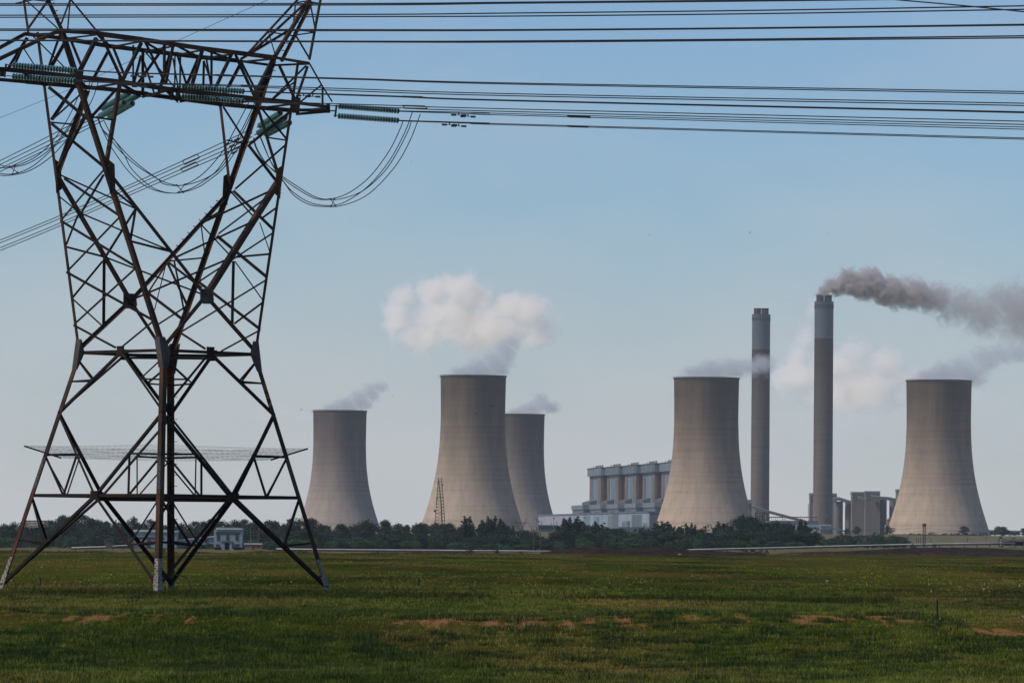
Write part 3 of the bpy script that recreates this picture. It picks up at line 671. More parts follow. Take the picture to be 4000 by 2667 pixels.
# loose earthing strap at the front foot
mb = MB(); pz = [P(x, y, 223) for x, y in ((660, 2236), (690, 2245), (716, 2249), (732, 2262), (740, 2275), (744, 2295), (747, 2318))]
mb.tube(spline(pz, 5), 0.022, 5); mb.build('earth_strap', M['bolt'], pyl)

# ================================================================ INSULATORS, CONDUCTORS
mb = MB(); k = 20
prof = [(0.030, 0.075), (0.050, 0.070), (0.055, 0.030), (0.100, 0.018), (0.142, -0.008), (0.138, -0.022), (0.104, -0.006), (0.098, -0.020), (0.085, -0.002), (0.070, -0.018), (0.030, -0.004)]
mb.lathe(prof, k); mdisc = MB.build(mb, 'disc', M['glass'], None, True); DISC = mdisc.data
m, n, l, b = new_mat('shaded_green_glass'); b.inputs['Base Color'].default_value = (0.006, 0.020, 0.017, 1); b.inputs['Roughness'].default_value = 0.25; M['glass_shaded'] = m  # shade inside the disc painted as darker glass; the rim stays bright
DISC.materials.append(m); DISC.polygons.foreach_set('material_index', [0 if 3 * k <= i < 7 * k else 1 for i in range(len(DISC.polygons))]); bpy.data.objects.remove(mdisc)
mb = MB(); mb.lathe([(0.001, 0.082), (0.042, 0.080), (0.052, 0.066), (0.056, 0.030), (0.030, 0.026), (0.016, -0.02), (0.016, -0.075), (0.001, -0.076)], 10); mcap = mb.build('cap', M['fitting'], None, True); CAP = mcap.data; bpy.data.objects.remove(mcap)
def insulator(p0, p1, label, group, nd=19):
    root = empty('insulator_string', p0, label, 'insulator', group)
    d = (p1 - p0); L = d.length; q = d.to_track_quat('Z', 'Y').to_matrix().to_4x4()
    n_ = max(6, int(L / 0.146)); lead = (L - (n_ - 1) * 0.146) / 2
    for i in range(n_):
        off = d.normalized() * (lead + i * 0.146)
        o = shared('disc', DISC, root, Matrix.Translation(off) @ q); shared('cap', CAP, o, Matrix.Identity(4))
    mb = MB(); u_ = d.normalized()
    mb.tube([p0 - u_ * 0.22, p0 + u_ * max(0.02, lead - 0.05)], 0.022, 6); mb.tube([p1 - u_ * max(0.02, lead), p1 + u_ * 0.30], 0.026, 6)
    mb.build('end_fitting', M['fitting'], root)
    return root
FS = 'glass insulator strings on the near side of the crossarm'
sets = [((45, 255), (302, 277), 219.9, 'upper glass insulator string at the near end of the crossarm'), ((43, 298), (302, 317), 219.9, 'lower glass insulator string at the near end of the crossarm'),
        ((708, 340), (960, 358), 227.2, 'upper glass insulator string at the middle of the crossarm'), ((708, 377), (955, 396), 227.2, 'lower glass insulator string at the middle of the crossarm'),
        ((1322, 415), (1562, 434), 234.1, 'upper glass insulator string beyond the far crossarm tip'), ((1319, 453), (1561, 471), 234.1, 'lower glass insulator string beyond the far crossarm tip')]
for a, b_, Y, lb in sets: insulator(P(*a, Y), P(*b_, Y - 1.5), lb, FS)
RS = 'glass insulator strings on the far side of the crossarm'
rear = [((505, 364), (400, 424), 'dark glass string behind the near arm, topmost of its bunch'), ((540, 372), (440, 428), 'dark glass string behind the near arm, second down in its bunch'),
        ((486, 401), (390, 455), 'dark glass string behind the near arm, third down with round end disc showing'), ((520, 403), (425, 458), 'dark glass string behind the near arm, lowest of its bunch')]
for a, b_, lb in rear: insulator(P(*a, 228.5), P(*b_, 231.4), lb, RS)
rear2 = [((1098, 440), (1012, 493), 'dark glass string behind the far arm, topmost of its bunch'), ((1118, 458), (1005, 522), 'dark glass string behind the far arm, middle of its bunch'), ((1132, 479), (1040, 527), 'dark glass string behind the far arm, lowest of its bunch')]
for a, b_, lb in rear2: insulator(P(*a, 233), P(*b_, 235.8), lb, RS)
# yoke plates between paired strings
for (x, y0, y1, Y, lb) in ((1311, 410, 458, 234.1, 'far end'), (20, 250, 303, 219.9, 'near end'), (690, 336, 381, 227.2, 'middle')):
    mb = MB(); a, b_ = P(x + 4, y0, Y), P(x - 2, y1, Y); mb.bar(a, b_, 0.09, 0.03, (0, 1, 0)); c_ = (a + b_) / 2; mb.tube([c_, P(x - 26, (y0 + y1) / 2 - 1, Y)], 0.03, 6)
    tag(mb.build('yoke_plate', M['fitting']), 'steel yoke plate joining the paired strings at the %s of the crossarm' % lb, 'fitting')
def wire(name, pts, Y0, Y1, r, label, cat, group=None, k=8):
    xs = [p[0] for p in pts]; x0, x1 = xs[0], xs[-1]
    q = [P(x, y, lerp(Y0, Y1, (x - x0) / (x1 - x0))) for x, y in pts]
    mb = MB(); mb.tube(spline(q, k), r, 6); o = mb.build(name, M['wire'], None, True); tag(o, label, cat, group); return o
def damper(parent, x, y, Y, sl=0.03):
    mb = MB()
    def pt(dx, dy): return P(x + dx, y + dy + dx * sl, Y)
    mb.bar(pt(0, 0), pt(0, 8), 0.06, 0.05, (0, 1, 0)); mb.tube([pt(-26, 9), pt(26, 9)], 0.012, 5)
    mb.tube([pt(-30, 9), pt(-10, 9)], 0.045, 8); mb.tube([pt(10, 9), pt(30, 9)], 0.045, 8)
    mb.build('vibration_damper', M['fitting'], parent)
def spacer(parent, x0, x1, y0, y1, sl, Y):
    mb = MB(); mb.tube([P(x0, y0, Y), P(x1, y0 + (x1 - x0) * sl, Y)], 0.033, 6); mb.tube([P(x0 + 8, y1, Y), P(x1 + 8, y1 + (x1 - x0) * sl, Y)], 0.033, 6)
    mb.tube([P(x0, y0, Y), P(x0 + 10, y1, Y)], 0.02, 5); mb.tube([P(x1, y0 + (x1 - x0) * sl, Y), P(x1 + 10, y1 + (x1 - x0) * sl, Y)], 0.02, 5)
    mb.build('spacer', M['fitting'], parent)
XO = 4160
top = [([(-160, 16), (1400, 15), (2000, 10), (3060, 0), (XO, -14)], 'highest black cable crossing the top edge of the photo'), ([(-160, 22), (1400, 20.5), (2000, 14), (3060, 4), (XO, -10)], 'black cable just under the highest cable at the top edge'),
       ([(-160, 61), (1400, 57.5), (2000, 52), (3000, 41), (XO, 21)], 'upper cable of the second pair down, above the pylon crossarm'), ([(-160, 69), (1400, 66), (2000, 64), (3000, 54), (XO, 35)], 'lower cable of the second pair down, above the pylon crossarm'),
       ([(-160, 114), (1400, 117), (2000, 117), (3000, 109), (XO, 94)], 'upper cable of the third pair down, touching the crossarm top'), ([(-160, 120), (1400, 121), (2000, 120), (3000, 111.5), (XO, 97)], 'lower cable of the third pair down, touching the crossarm top'),
       ([(-160, 157), (1400, 162), (2000, 161), (3000, 153), (XO, 139)], 'upper cable of the fourth pair, crossing the crossarm lattice'), ([(-160, 159), (1400, 165), (2000, 165.5), (3000, 158), (XO, 147)], 'lower cable of the fourth pair, crossing the crossarm lattice')]
for pts_, lb in top: wire('power_cable', pts_, 128, 108, 0.0155, lb, 'cable', 'cables crossing in front of the pylon')
ph = [([(303, 275), (518, 285), (1000, 297), (1400, 308), (2000, 325), (XO, 361)], 219, 186, 'upper cable from the near upper insulator string', 't'), ([(303, 277), (518, 287), (1000, 300), (1400, 311.5), (2000, 329.5), (XO, 369)], 219, 186, 'lower cable from the near upper insulator string', None),
      ([(303, 315), (477, 323), (850, 331.5), (1350, 347), (2000, 367), (XO, 407)], 218.4, 186, 'upper cable from the near lower insulator string', None), ([(303, 318), (477, 326), (850, 336), (1350, 355), (2000, 375), (XO, 416)], 218.4, 186, 'lower cable from the near lower insulator string', None),
      ([(962, 357), (1350, 369.5), (1550, 376), (2000, 392), (XO, 441)], 225, 197, 'upper cable from the middle upper insulator string', None), ([(962, 359), (1350, 372.5), (1550, 379), (2000, 395), (XO, 445)], 225, 197, 'lower cable from the middle upper insulator string', None),
      ([(958, 396), (1060, 399), (1300, 405.5), (1580, 414), (1900, 424), (XO, 478)], 224.6, 197, 'upper cable from the middle lower insulator string', None), ([(958, 398), (1060, 403), (1300, 413), (1580, 423), (1900, 434), (XO, 491)], 224.6, 197, 'lower cable from the middle lower insulator string', None),
      ([(1563, 434), (1900, 441), (2000, 445), (XO, 501)], 231.5, 206, 'upper cable from the far upper insulator string', None), ([(1563, 436), (1900, 447), (2000, 451), (XO, 510)], 231.5, 206, 'lower cable from the far upper insulator string', None),
      ([(1563, 471), (1900, 481), (2000, 485), (XO, 544)], 231, 206, 'upper cable from the far lower insulator string', None), ([(1563, 473), (1900, 484.5), (2000, 489), (XO, 549)], 231, 206, 'lower cable from the far lower insulator string, lowest of all', None)]
pw = [wire('power_cable', a, y0, y1, 0.021, lb, 'cable', 'cables running away from the insulator strings') for a, y0, y1, lb, _ in ph]
damper(pw[0], 540, 289, 217.5); damper(pw[1], 570, 291, 217.4); damper(pw[4], 1186, 366, 223); damper(pw[5], 1222, 369, 223); damper(pw[8], 1792, 441, 230); damper(pw[9], 1828, 447, 230); damper(pw[10], 1756, 479, 229.5); damper(pw[11], 1792, 484, 229.5)
damper(pw[2], 505, 325, 217); damper(pw[3], 545, 330, 217)
spacer(pw[6], 1572, 1660, 413, 423, 0.03, 220.5); spacer(pw[4], 1572, 1650, 377, 379, 0.03, 221); spacer(pw[2], 940, 1010, 334, 338, 0.03, 214); spacer(pw[8], 2215, 2300, 452, 457, 0.03, 226); spacer(pw[10], 2215, 2290, 492, 495, 0.03, 226); spacer(pw[0], 840, 900, 293, 296, 0.025, 215)
ba = [[(368, 441), (180, 538), (0, 628), (-160, 702)], [(385, 452), (190, 551), (0, 643), (-160, 718)], [(380, 470), (190, 567), (0, 659), (-160, 733)], [(403, 472), (190, 580), (0, 671), (-160, 745)]]
for i, a in enumerate(ba): wire('power_cable', a, 231.6, 258, 0.021, '%s cable of the bundle dropping steeply behind the pylon' % ('topmost', 'second', 'third', 'lowest')[i], 'cable', 'cables falling away behind the pylon')
bb = [[(985, 502), (900, 543), (700, 635), (430, 757), (200, 857), (0, 938), (-160, 1000)], [(985, 520), (900, 561), (700, 649), (430, 768), (200, 868), (0, 949), (-160, 1011)], [(985, 534), (900, 577), (700, 665), (430, 785), (200, 886), (0, 968), (-160, 1030)], [(985, 550), (900, 592), (700, 679), (430, 796), (200, 897), (0, 979), (-160, 1041)]]
wb = [wire('power_cable', a, 236, 290, 0.022, '%s cable of the long bundle crossing behind the pylon waist' % ('topmost', 'second', 'third', 'lowest')[i], 'cable', 'cables falling away behind the pylon') for i, a in enumerate(bb)]
spacer(wb[0], 712, 770, 629, 643, -0.45, 252); spacer(wb[2], 705, 765, 660, 672, -0.45, 252)
for i, (x, y) in enumerate(((905, 545), (925, 552), (905, 578), (935, 578))): damper(wb[i], x, y, 241, -0.45)
wire('earth_wire', [(1260, -92), (1048, 0), (690, 161), (512, 238), (268, 351), (0, 461), (-160, 525)], 232, 300, 0.012, 'thin earth wire slanting down to the left behind the crossarm', 'cable')
wire('power_cable', [(3360, -14), (3500, 0), (3750, 22), (4000, 47), (XO, 64)], 66, 60, 0.009, 'blurred near cable slanting across the top right corner', 'cable')
# jumper loops
def jumper(rows, Y0, Y1, where, order):
    for pts_, od in zip(rows, order):
        q = []; x0, x1 = pts_[0][0], pts_[-1][0]
        for x, y in pts_: q.append(P(x, y, lerp(Y0, Y1, (x - x0) / (x1 - x0))))
        mb = MB(); mb.tube(spline(q, 6), 0.021, 6); o = mb.build('jumper_cable', M['wire'], None, True)
        tag(o, '%s jumper cable of the loop hanging %s' % (od, where), 'cable', 'jumper cable loops under the crossarm')
OD = ('innermost', 'second', 'third', 'outermost')
jumper([[(379, 455), (397, 502), (429, 543), (475, 596), (529, 644), (590, 684), (640, 711), (691, 724), (722, 721), (768, 698), (813, 660), (871, 591), (898, 543), (963, 418), (972, 398)],
        [(383, 460), (403, 508), (446, 548), (502, 609), (555, 655), (614, 698), (640, 719), (691, 726), (742, 719), (783, 706), (824, 686), (852, 660), (893, 599), (936, 524), (981, 433), (994, 402)],
        [(386, 465), (400, 508), (425, 559), (448, 596), (494, 660), (542, 708), (588, 737), (639, 752), (680, 755), (699, 752), (742, 739), (783, 716), (819, 691), (859, 660), (893, 615), (941, 532), (987, 436), (1000, 402)],
        [(405, 470), (424, 508), (435, 529), (486, 607), (514, 660), (578, 721), (629, 747), (680, 755), (714, 751), (762, 737), (803, 714), (870, 660), (925, 586), (957, 543), (985, 490), (1012, 404)]], 231, 224.5, 'between the two pylon arms', OD)
jumper([[(990, 538), (997, 572), (1032, 634), (1091, 680), (1150, 721), (1227, 767), (1284, 778), (1360, 755), (1437, 698), (1494, 629), (1533, 568), (1565, 499), (1574, 474)],
        [(993, 540), (1004, 580), (1045, 645), (1105, 697), (1150, 731), (1227, 774), (1284, 780), (1340, 775), (1420, 744), (1500, 672), (1550, 598), (1595, 510), (1606, 476)],
        [(1016, 535), (1032, 575), (1060, 635), (1110, 712), (1150, 755), (1215, 793), (1290, 803), (1350, 788), (1440, 726), (1520, 630), (1580, 520), (1611, 438)],
        [(1019, 537), (1036, 580), (1064, 645), (1118, 725), (1150, 765), (1205, 798), (1265, 807), (1340, 802), (1440, 758), (1540, 655), (1600, 553), (1642, 446)]], 235.6, 230.8, 'beyond the far crossarm tip', OD)
jumper([[(-150, 560), (-80, 625), (0, 645), (40, 651), (100, 634), (160, 598), (215, 540), (270, 455), (320, 345), (334, 318)],
        [(-150, 565), (-80, 632), (0, 655), (60, 652), (120, 634), (190, 588), (250, 520), (300, 440), (340, 350), (352, 322)],
        [(-150, 590), (-80, 655), (0, 678), (55, 679), (110, 660), (165, 620), (225, 560), (290, 470), (340, 370), (362, 322)],
        [(-150, 595), (-80, 665), (0, 685), (60, 682), (120, 665), (190, 620), (250, 560), (310, 480), (360, 390), (384, 322)]], 226, 217.2, 'under the near crossarm end', OD)
for nm, xs_, Y in (('between the pylon arms', ((690, 724, 722, 721), (697, 752, 716, 751)), 227.6), ('right of the pylon', ((1290, 778, 1307, 777), (1293, 806, 1311, 803)), 233.2), ('at the left edge', ((38, 651, 60, 645), (48, 682, 68, 674)), 221)):
    mb = MB(); (a0, b0, a1, b1), (c0, d0, c1, d1) = xs_
    mb.tube([P(a0, b0, Y), P(c1, d1, Y)], 0.018, 5); mb.tube([P(a1, b1, Y), P(c0, d0, Y)], 0.018, 5)
    for x, y in ((a0, b0), (a1, b1), (c0, d0), (c1, d1)): mb.bar(P(x - 3, y, Y), P(x + 3, y, Y), 0.08, 0.08)
    tag(mb.build('cable_spreader', M['fitting']), 'crossed spreader holding apart the jumper cables %s' % nm, 'fitting')

# ================================================================ POWER STATION
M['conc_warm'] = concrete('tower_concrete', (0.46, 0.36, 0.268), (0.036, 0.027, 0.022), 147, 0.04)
M['conc_hazed'] = concrete('hazed_tower_concrete', (0.37, 0.305, 0.255), (0.034, 0.028, 0.026), 147, 0.04)  # cooler mix: distance haze of the far towers painted into the concrete colour
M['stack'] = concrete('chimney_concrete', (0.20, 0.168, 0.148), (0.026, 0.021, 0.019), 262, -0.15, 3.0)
M['stack_band'] = nmat('painted_band', (0.070, 0.095, 0.110), (0.105, 0.130, 0.145), 0.05, 0.8, (1, 1, 0.3), c3=(0.065, 0.085, 0.10), scale2=0.03)
M['dark'] = nmat('dark_opening', (0.012, 0.012, 0.014), (0.03, 0.03, 0.032), 0.3, 0.8)
M['flue'] = nmat('flue_steel', (0.025, 0.026, 0.028), (0.06, 0.06, 0.06), 0.12, 0.7, (1, 1, 0.2))
M['rim'] = nmat('rim_concrete', (0.06, 0.056, 0.054), (0.11, 0.10, 0.095), 0.2, 0.9)
BASEZ = 12.6
def hprof(z_, htot, k):
    ys = [0, 85, 175, 282, 375, 435, 475, 525, 560, 605, 640]; hw = [128, 126.5, 125.5, 129, 139, 150, 159, 172, 183, 197, 208]
    return interp((htot - z_) / htot * 640, ys, hw) * k
def cooling_tower(px, ytop, Y, wpx, mat, label):
    c_ = P(px, ytop, Y); htop = c_.z - BASEZ; k = wpx / 256 * Y / FPX
    root = empty('cooling_tower', (c_.x, Y, BASEZ), label, 'cooling tower', 'cooling towers of the power station')
    prof = []; N = 44
    zs = [2.6 + (htop - 2.6) * i / N for i in range(N + 1)]
    # smooth the traced radii
    rad = np.array([hprof(z_, htop, k) for z_ in zs]); 
    for _ in range(6): rad[1:-1] = (rad[:-2] + 2 * rad[1:-1] + rad[2:]) / 4
    prof = [(r_, z_) for r_, z_ in zip(rad, zs)]; inner = [(r_ - 0.9, z_) for r_, z_ in zip(rad, zs)][::-1]
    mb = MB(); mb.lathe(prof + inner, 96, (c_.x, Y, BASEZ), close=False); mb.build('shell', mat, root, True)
    mb = MB(); r_ = rad[-1]; mb.lathe([(r_ - 1.0, htop - 1.2), (r_ + 0.7, htop - 1.2), (r_ + 0.7, htop + 0.25), (r_ + 0.55, htop + 0.25), (r_ + 0.5, htop - 0.4), (r_ - 1.0, htop - 0.4), (r_ - 1.0, htop - 1.2)], 96, (c_.x, Y, BASEZ), close=False)
    mb.build('rim_walkway', M['rim'], root)
    mb = MB()
    for i in range(36):
        q0, q1 = 2 * math.pi * i / 36, 2 * math.pi * (i + 0.5) / 36; q2 = 2 * math.pi * (i - 0.5) / 36; ra, rb_ = rad[0] - 0.4, rad[0] + 1.2
        for q in (q1, q2): mb.bar((c_.x + rb_ * math.cos(q0), Y + rb_ * math.sin(q0), BASEZ - 1), (c_.x + ra * math.cos(q), Y + ra * math.sin(q), BASEZ + 2.8), 0.9, 0.9)
    mb.build('support_columns', M['rim'], root)
    mb = MB(); mb.lathe([(rad[0] - 8, 0), (rad[0] - 8, 2.5)], 48, (c_.x, Y, BASEZ), close=False); mb.build('fill_pack', M['dark'], root)
    return root, c_, k * 128
towers = [cooling_tower(1328, 1604, 5850, 209, M['conc_hazed'], 'hazy grey cooling tower standing alone between the pylon and the radio mast'),
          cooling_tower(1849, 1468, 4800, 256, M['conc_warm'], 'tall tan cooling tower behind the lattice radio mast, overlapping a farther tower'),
          cooling_tower(2024, 1618, 6000, 207, M['conc_hazed'], 'hazy far cooling tower half hidden behind the tall tan one'),
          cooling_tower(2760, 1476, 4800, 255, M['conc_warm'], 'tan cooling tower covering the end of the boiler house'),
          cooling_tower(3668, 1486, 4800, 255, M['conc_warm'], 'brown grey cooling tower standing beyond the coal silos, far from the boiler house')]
def chimney(px, Y, wpx, ytop, yflue, yband, label):
    top = P(px, ytop, Y); bz = P(px, yband, Y).z; fz = P(px, yflue, Y).z; r_ = wpx / 2 * Y / FPX
    root = empty('chimney', (top.x, Y, BASEZ), label, 'chimney', 'tall chimneys of the power station')
    c0 = (top.x, Y, 0)
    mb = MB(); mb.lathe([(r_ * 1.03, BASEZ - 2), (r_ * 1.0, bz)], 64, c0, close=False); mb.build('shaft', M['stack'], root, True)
    mb = MB(); mb.lathe([(r_ * 1.0, bz), (r_ * 1.005, top.z - 0.6), (r_ * 1.04, top.z - 0.6), (r_ * 1.04, top.z), (0.01, top.z - 0.3)], 64, c0, close=False); bandp = mb.build('painted_band', M['stack_band'], root)
    for i in range(28):
        q = 2 * math.pi * (i + 0.3) / 28
        if math.sin(q) > 0.25: continue
        ca = Vector((math.cos(q), math.sin(q), 0)); o_ = Vector((top.x, Y, top.z - 5.6)) + ca * (r_ * 1.0 + 0.05); mb = MB(); mb.bar(o_ - vert * 2.2, o_ + vert * 2.2, 1.0, 0.5, ca); mb.build('slot', M['dark'], bandp)
    for sx in (-1, 1):
        cx = top.x + sx * r_ * 0.42; rr = r_ * 0.40; ht = fz
        mb = MB(); mb.lathe([(rr, top.z - 0.5), (rr, ht - 0.8), (rr * 1.05, ht - 0.8), (rr * 1.05, ht), (rr * 0.86, ht), (rr * 0.86, ht - 4), (0.01, ht - 4)], 32, (cx, Y, 0), close=False); mb.build('flue', M['flue'], root, False)
    return root
chimney(2973.5, 6160, 71, 1228, 1204, 1365, 'idle chimney with pale blue painted top, shorter of the two')
ch2 = chimney(3219, 5820, 74, 1178, 1152, 1322, 'smoking chimney with pale blue top pouring out a grey plume')
mb = MB(); a = P(3236, 2028, 5805); mb.box(a.x - 1.6, a.x + 1.6, 5820 - 10.9, 5820 - 10.2, a.z - 3, a.z + 3); mb.build('doorway', M['dark'], ch2)

# ---- boiler house and turbine hall
M['clad_light'] = nmat('pale_cladding', (0.135, 0.165, 0.182), (0.18, 0.21, 0.228), 0.06, 0.7, (1, 1, 0.05), spec=0.3)
M['clad_mid'] = nmat('grey_cladding', (0.095, 0.122, 0.14), (0.135, 0.165, 0.182), 0.06, 0.7, (1, 1, 0.05))
M['clad_blue'] = nmat('blue_grey_cladding', (0.15, 0.21, 0.255), (0.22, 0.285, 0.33), 0.05, 0.6, (1, 1, 0.03), c3=(0.11, 0.16, 0.20), scale2=0.03)
M['pier'] = nmat('concrete_pier', (0.13, 0.108, 0.095), (0.18, 0.152, 0.134), 0.08, 0.9)
M['brick'] = nmat('brown_brick', (0.085, 0.052, 0.042), (0.12, 0.076, 0.062), 0.1, 0.9, (1, 1, 4))
M['roof'] = nmat('dark_roof', (0.07, 0.075, 0.08), (0.12, 0.125, 0.13), 0.1, 0.8)
M['hall'] = nmat('hall_cladding', (0.22, 0.275, 0.33), (0.33, 0.385, 0.44), 0.045, 0.6, (1, 1, 0.02), c3=(0.17, 0.22, 0.28), scale2=0.02)
M['pinkish'] = nmat('faded_cladding', (0.29, 0.285, 0.335), (0.35, 0.34, 0.385), 0.03, 0.7, (1, 1, 0.05))
bh = empty('boiler_house', (X_at(2450, 5400), 5400, BASEZ), 'long stepped boiler house with blue window panels and roof vents', 'building')
edges = [2300, 2368, 2437, 2507, 2580, 2655, 2735]; long_f = 0.66
Yk = [5720 - 105 * i for i in range(8)]
ztop = [P(x, y, Y).z for x, y, Y in ((2298, 1829, 5720),)][0]
def XY(px, Y): return (X_at(px, Y), Y)
for i in range(5):
    a, b_ = edges[i], edges[i + 1]; Ya, Yb = Yk[i], Yk[i + 1]; mpx = lerp(a, b_, long_f)
    A, Bm = XY(a + 1, Ya), XY(mpx, Yb); C = XY(b_ + 3, Yb); dvec = (Bm[0] - A[0], Bm[1] - A[1])
    D = (C[0] + 24, C[1]); E = (A[0] + 30, A[1])
    zr = ztop
    inset = 1.2
    def at(t, off=0.0):
        L_ = math.hypot(*dvec); nx, ny = dvec[1] / L_, -dvec[0] / L_      # outward (left, towards viewer's left)
        if nx > 0: nx, ny = -nx, -ny
        return (A[0] + dvec[0] * t + nx * off, A[1] + dvec[1] * t + ny * off)
    mb = MB(); mb.slab([at(0, -1), at(1, -1), (C[0], C[1] + 1), D, E], BASEZ, zr - 9.2); mb.build('end_wall', M['brick'], bh)
    for t0, t1, mt, nm, off in ((0, 0.22, 'pier', 'pier', 0.0), (0.22, 0.72, 'clad_blue', 'window_panel', -0.6), (0.72, 1.0, 'pier', 'pier', 0.0)):
        mb = MB(); mb.slab([at(t0, off), at(t1, off), at(t1, -3), at(t0, -3)], BASEZ + 15, zr - 9.2); o_ = mb.build(nm, M[mt], bh)
        if nm == 'window_panel':
            m2 = MB()
            for q in range(1, 4): tt = lerp(t0, t1, q / 4); m2.slab([at(tt - 0.008, off + 0.25), at(tt + 0.008, off + 0.25), at(tt + 0.008, off), at(tt - 0.008, off)], BASEZ + 16, zr - 10)
            m2.build('mullion', M['clad_mid'], o_)
    mb = MB(); mb.slab([at(-0.03, 2.2), at(1.0, 2.2), (Bm[0] + 0, Bm[1] - 2.2), (C[0] + 1, C[1] - 2.2), (D[0], D[1] - 2), E], zr - 9.2, zr - 0.6); mb.build('cladding_band', M['clad_light' if i in (0, 4, 5) else 'clad_mid'], bh)
    mb = MB(); mb.slab([at(-0.04, 2.8), at(1.0, 2.8), (Bm[0], Bm[1] - 2.8), (C[0] + 1.5, C[1] - 2.8), (D[0], D[1] - 2), E], zr - 0.6, zr); mb.build('roof', M['roof'], bh)
    for q in range(4):
        p = at(0.42 + q * 0.17, -2.5); mb = MB(); mb.box(p[0] - 0.8, p[0] + 0.8, p[1] - 1, p[1] + 1, zr, zr + 2.0); mb.box(p[0] - 1.0, p[0] + 1.0, p[1] - 1.2, p[1] + 1.2, zr + 2.0, zr + 2.4); mb.build('roof_vent', M['clad_light'], bh)
    for q in range(2):
        p = at(0.12 + q * 0.2, -3); mb = MB(); mb.tube([(p[0], p[1], zr), (p[0], p[1], zr + 2.4)], 0.3, 8); mb.build('vent_pipe', M['dark'], bh)
    # low annexe roofs stepping out in front of each bay
    zc = P(2248, 1975, 5720).z; lo = 16
    mb = MB(); mb.slab([at(-0.25, lo), at(0.78, lo), at(0.78, -2), at(-0.25, -2)], BASEZ, zc); mb.build('annexe', M['clad_mid'], bh)
    mb = MB(); mb.slab([at(-0.27, lo + 1), at(0.80, lo + 1), at(0.80, -2), at(-0.27, -2)], zc - 4.4, zc + 0.4); mb.build('annexe_band', M['clad_light'], bh)
    mb = MB(); q0, q1, q2, q3 = at(-0.1, 7), at(0.62, 7), at(0.62, -2), at(-0.1, -2); mb.slab([q0, q1, q2, q3], [zc + 0.4] * 4, [zc + 4, zc + 4, zc + 6.5, zc + 6.5]); mb.build('annexe_roof', M['roof'], bh)
th = empty('turbine_hall', (X_at(2330, 5200), 5200, BASEZ), 'long low blue grey turbine hall below the boiler house', 'building')
p0, p1 = XY(2103, 5720), XY(2535, 4985); zt0 = P(2103, 2011, 5720).z; zt1 = P(2535, 1994, 4985).z; zt = (zt0 + zt1) / 2
p2 = (p1[0] + 75, p1[1] + 12); p3 = (p0[0] + 70, p0[1] + 40)
mb = MB(); mb.slab([p0, p1, p2, p3], BASEZ - 1, zt - 1); w_ = mb.build('wall', M['hall'], th)
mb = MB(); mb.slab([(p0[0] - 0.8, p0[1]), (p1[0] - 0.8, p1[1] - 1), (p2[0] + 1, p2[1] - 1), (p3[0], p3[1])], zt - 1, zt); mb.build('roof', M['clad_light'], th)
dv = Vector((p1[0] - p0[0], p1[1] - p0[1], 0)); nv = Vector((dv.y, -dv.x, 0)).normalized(); nv = nv if nv.x < 0 else -nv
def hp(t, off): q = Vector((p0[0], p0[1], 0)) + dv * t + nv * off; return (q.x, q.y)
for t0, t1, z0, z1, mt in ((0.0, 0.30, 2, zt - 2 - BASEZ, 'pinkish'), (0.55, 0.58, 6, zt - 4 - BASEZ, 'clad_light'), (0.66, 0.70, 0, zt - 3 - BASEZ, 'clad_light'), (0.70, 0.745, 3, 22, 'clad_mid'), (0.78, 0.84, 0, 14, 'clad_light'), (0.86, 0.94, 4, zt - 3 - BASEZ, 'clad_mid'), (0.46, 0.50, 0, zt - 3 - BASEZ, 'clad_blue'), (0.95, 0.985, 0, 12, 'clad_light')):
    mb = MB(); mb.slab([hp(t0, 0.25), hp(t1, 0.25), hp(t1, 0), hp(t0, 0)], BASEZ + z0, BASEZ + z1); mb.build('panel', M[mt], w_)
mb = MB(); mb.slab([(p1[0] + 1, p1[1] - 0.3), (p2[0] + 0.5, p2[1] - 0.3), (p2[0] + 0.5, p2[1] + 0.5), (p1[0] + 1, p1[1] + 0.5)], BASEZ, zt - 1.5); mb.build('end_wall', M['clad_mid'], th)
for i in range(9):
    q = hp(0.30 + i * 0.07, -14); mb = MB(); mb.box(q[0] - 2.5, q[0] + 2.5, q[1] - 6, q[1] + 6, zt, zt + 1.4); mb.build('roof_vent', M['roof'], th)
# workshop in front of the hall base (white wall, dark roof line)
def pbox(root, name, x0, x1, ytop, ybot, Y, depth, mat):
    a, b_ = P(x0, ytop, Y), P(x1, ybot, Y); mb = MB(); mb.box(a.x, b_.x, Y, Y + depth, b_.z, a.z); return mb.build(name, M[mat] if isinstance(mat, str) else mat, root)
M['white'] = nmat('white_wall', (0.24, 0.285, 0.32), (0.32, 0.365, 0.40), 0.1, 0.8)
M['whiteroof'] = nmat('pale_roof', (0.42, 0.43, 0.43), (0.55, 0.55, 0.54), 0.2, 0.7)
r0 = empty('workshop', (X_at(2490, 4600), 4600, BASEZ), 'white workshop with dark roof line at the foot of the turbine hall', 'building')
pbox(r0, 'wall', 2418, 2548, 2060, 2085, 4600, 20, 'white'); pbox(r0, 'roof', 2415, 2551, 2057, 2060, 4598, 24, 'roof')
r0 = empty('switch_house', (X_at(2140, 4500), 4500, BASEZ), 'dark low switchgear block left of the turbine hall end', 'building')
pbox(r0, 'wall', 2103, 2180, 2051, 2080, 4500, 18, 'clad_mid'); pbox(r0, 'roof', 2101, 2182, 2049, 2051, 4498, 22, 'roof')
for i in range(9): pbox(r0, 'window', 2106 + i * 8.2, 2111 + i * 8.2, 2056 + (i % 3), 2066, 4499.4, 0.8, 'dark')
for i, x in enumerate((2113, 2153, 2173)): pbox(r0, 'vent_pipe', x, x + 2.4, 2036 + (i % 2) * 6, 2049, 4505, 0.6, 'brick')

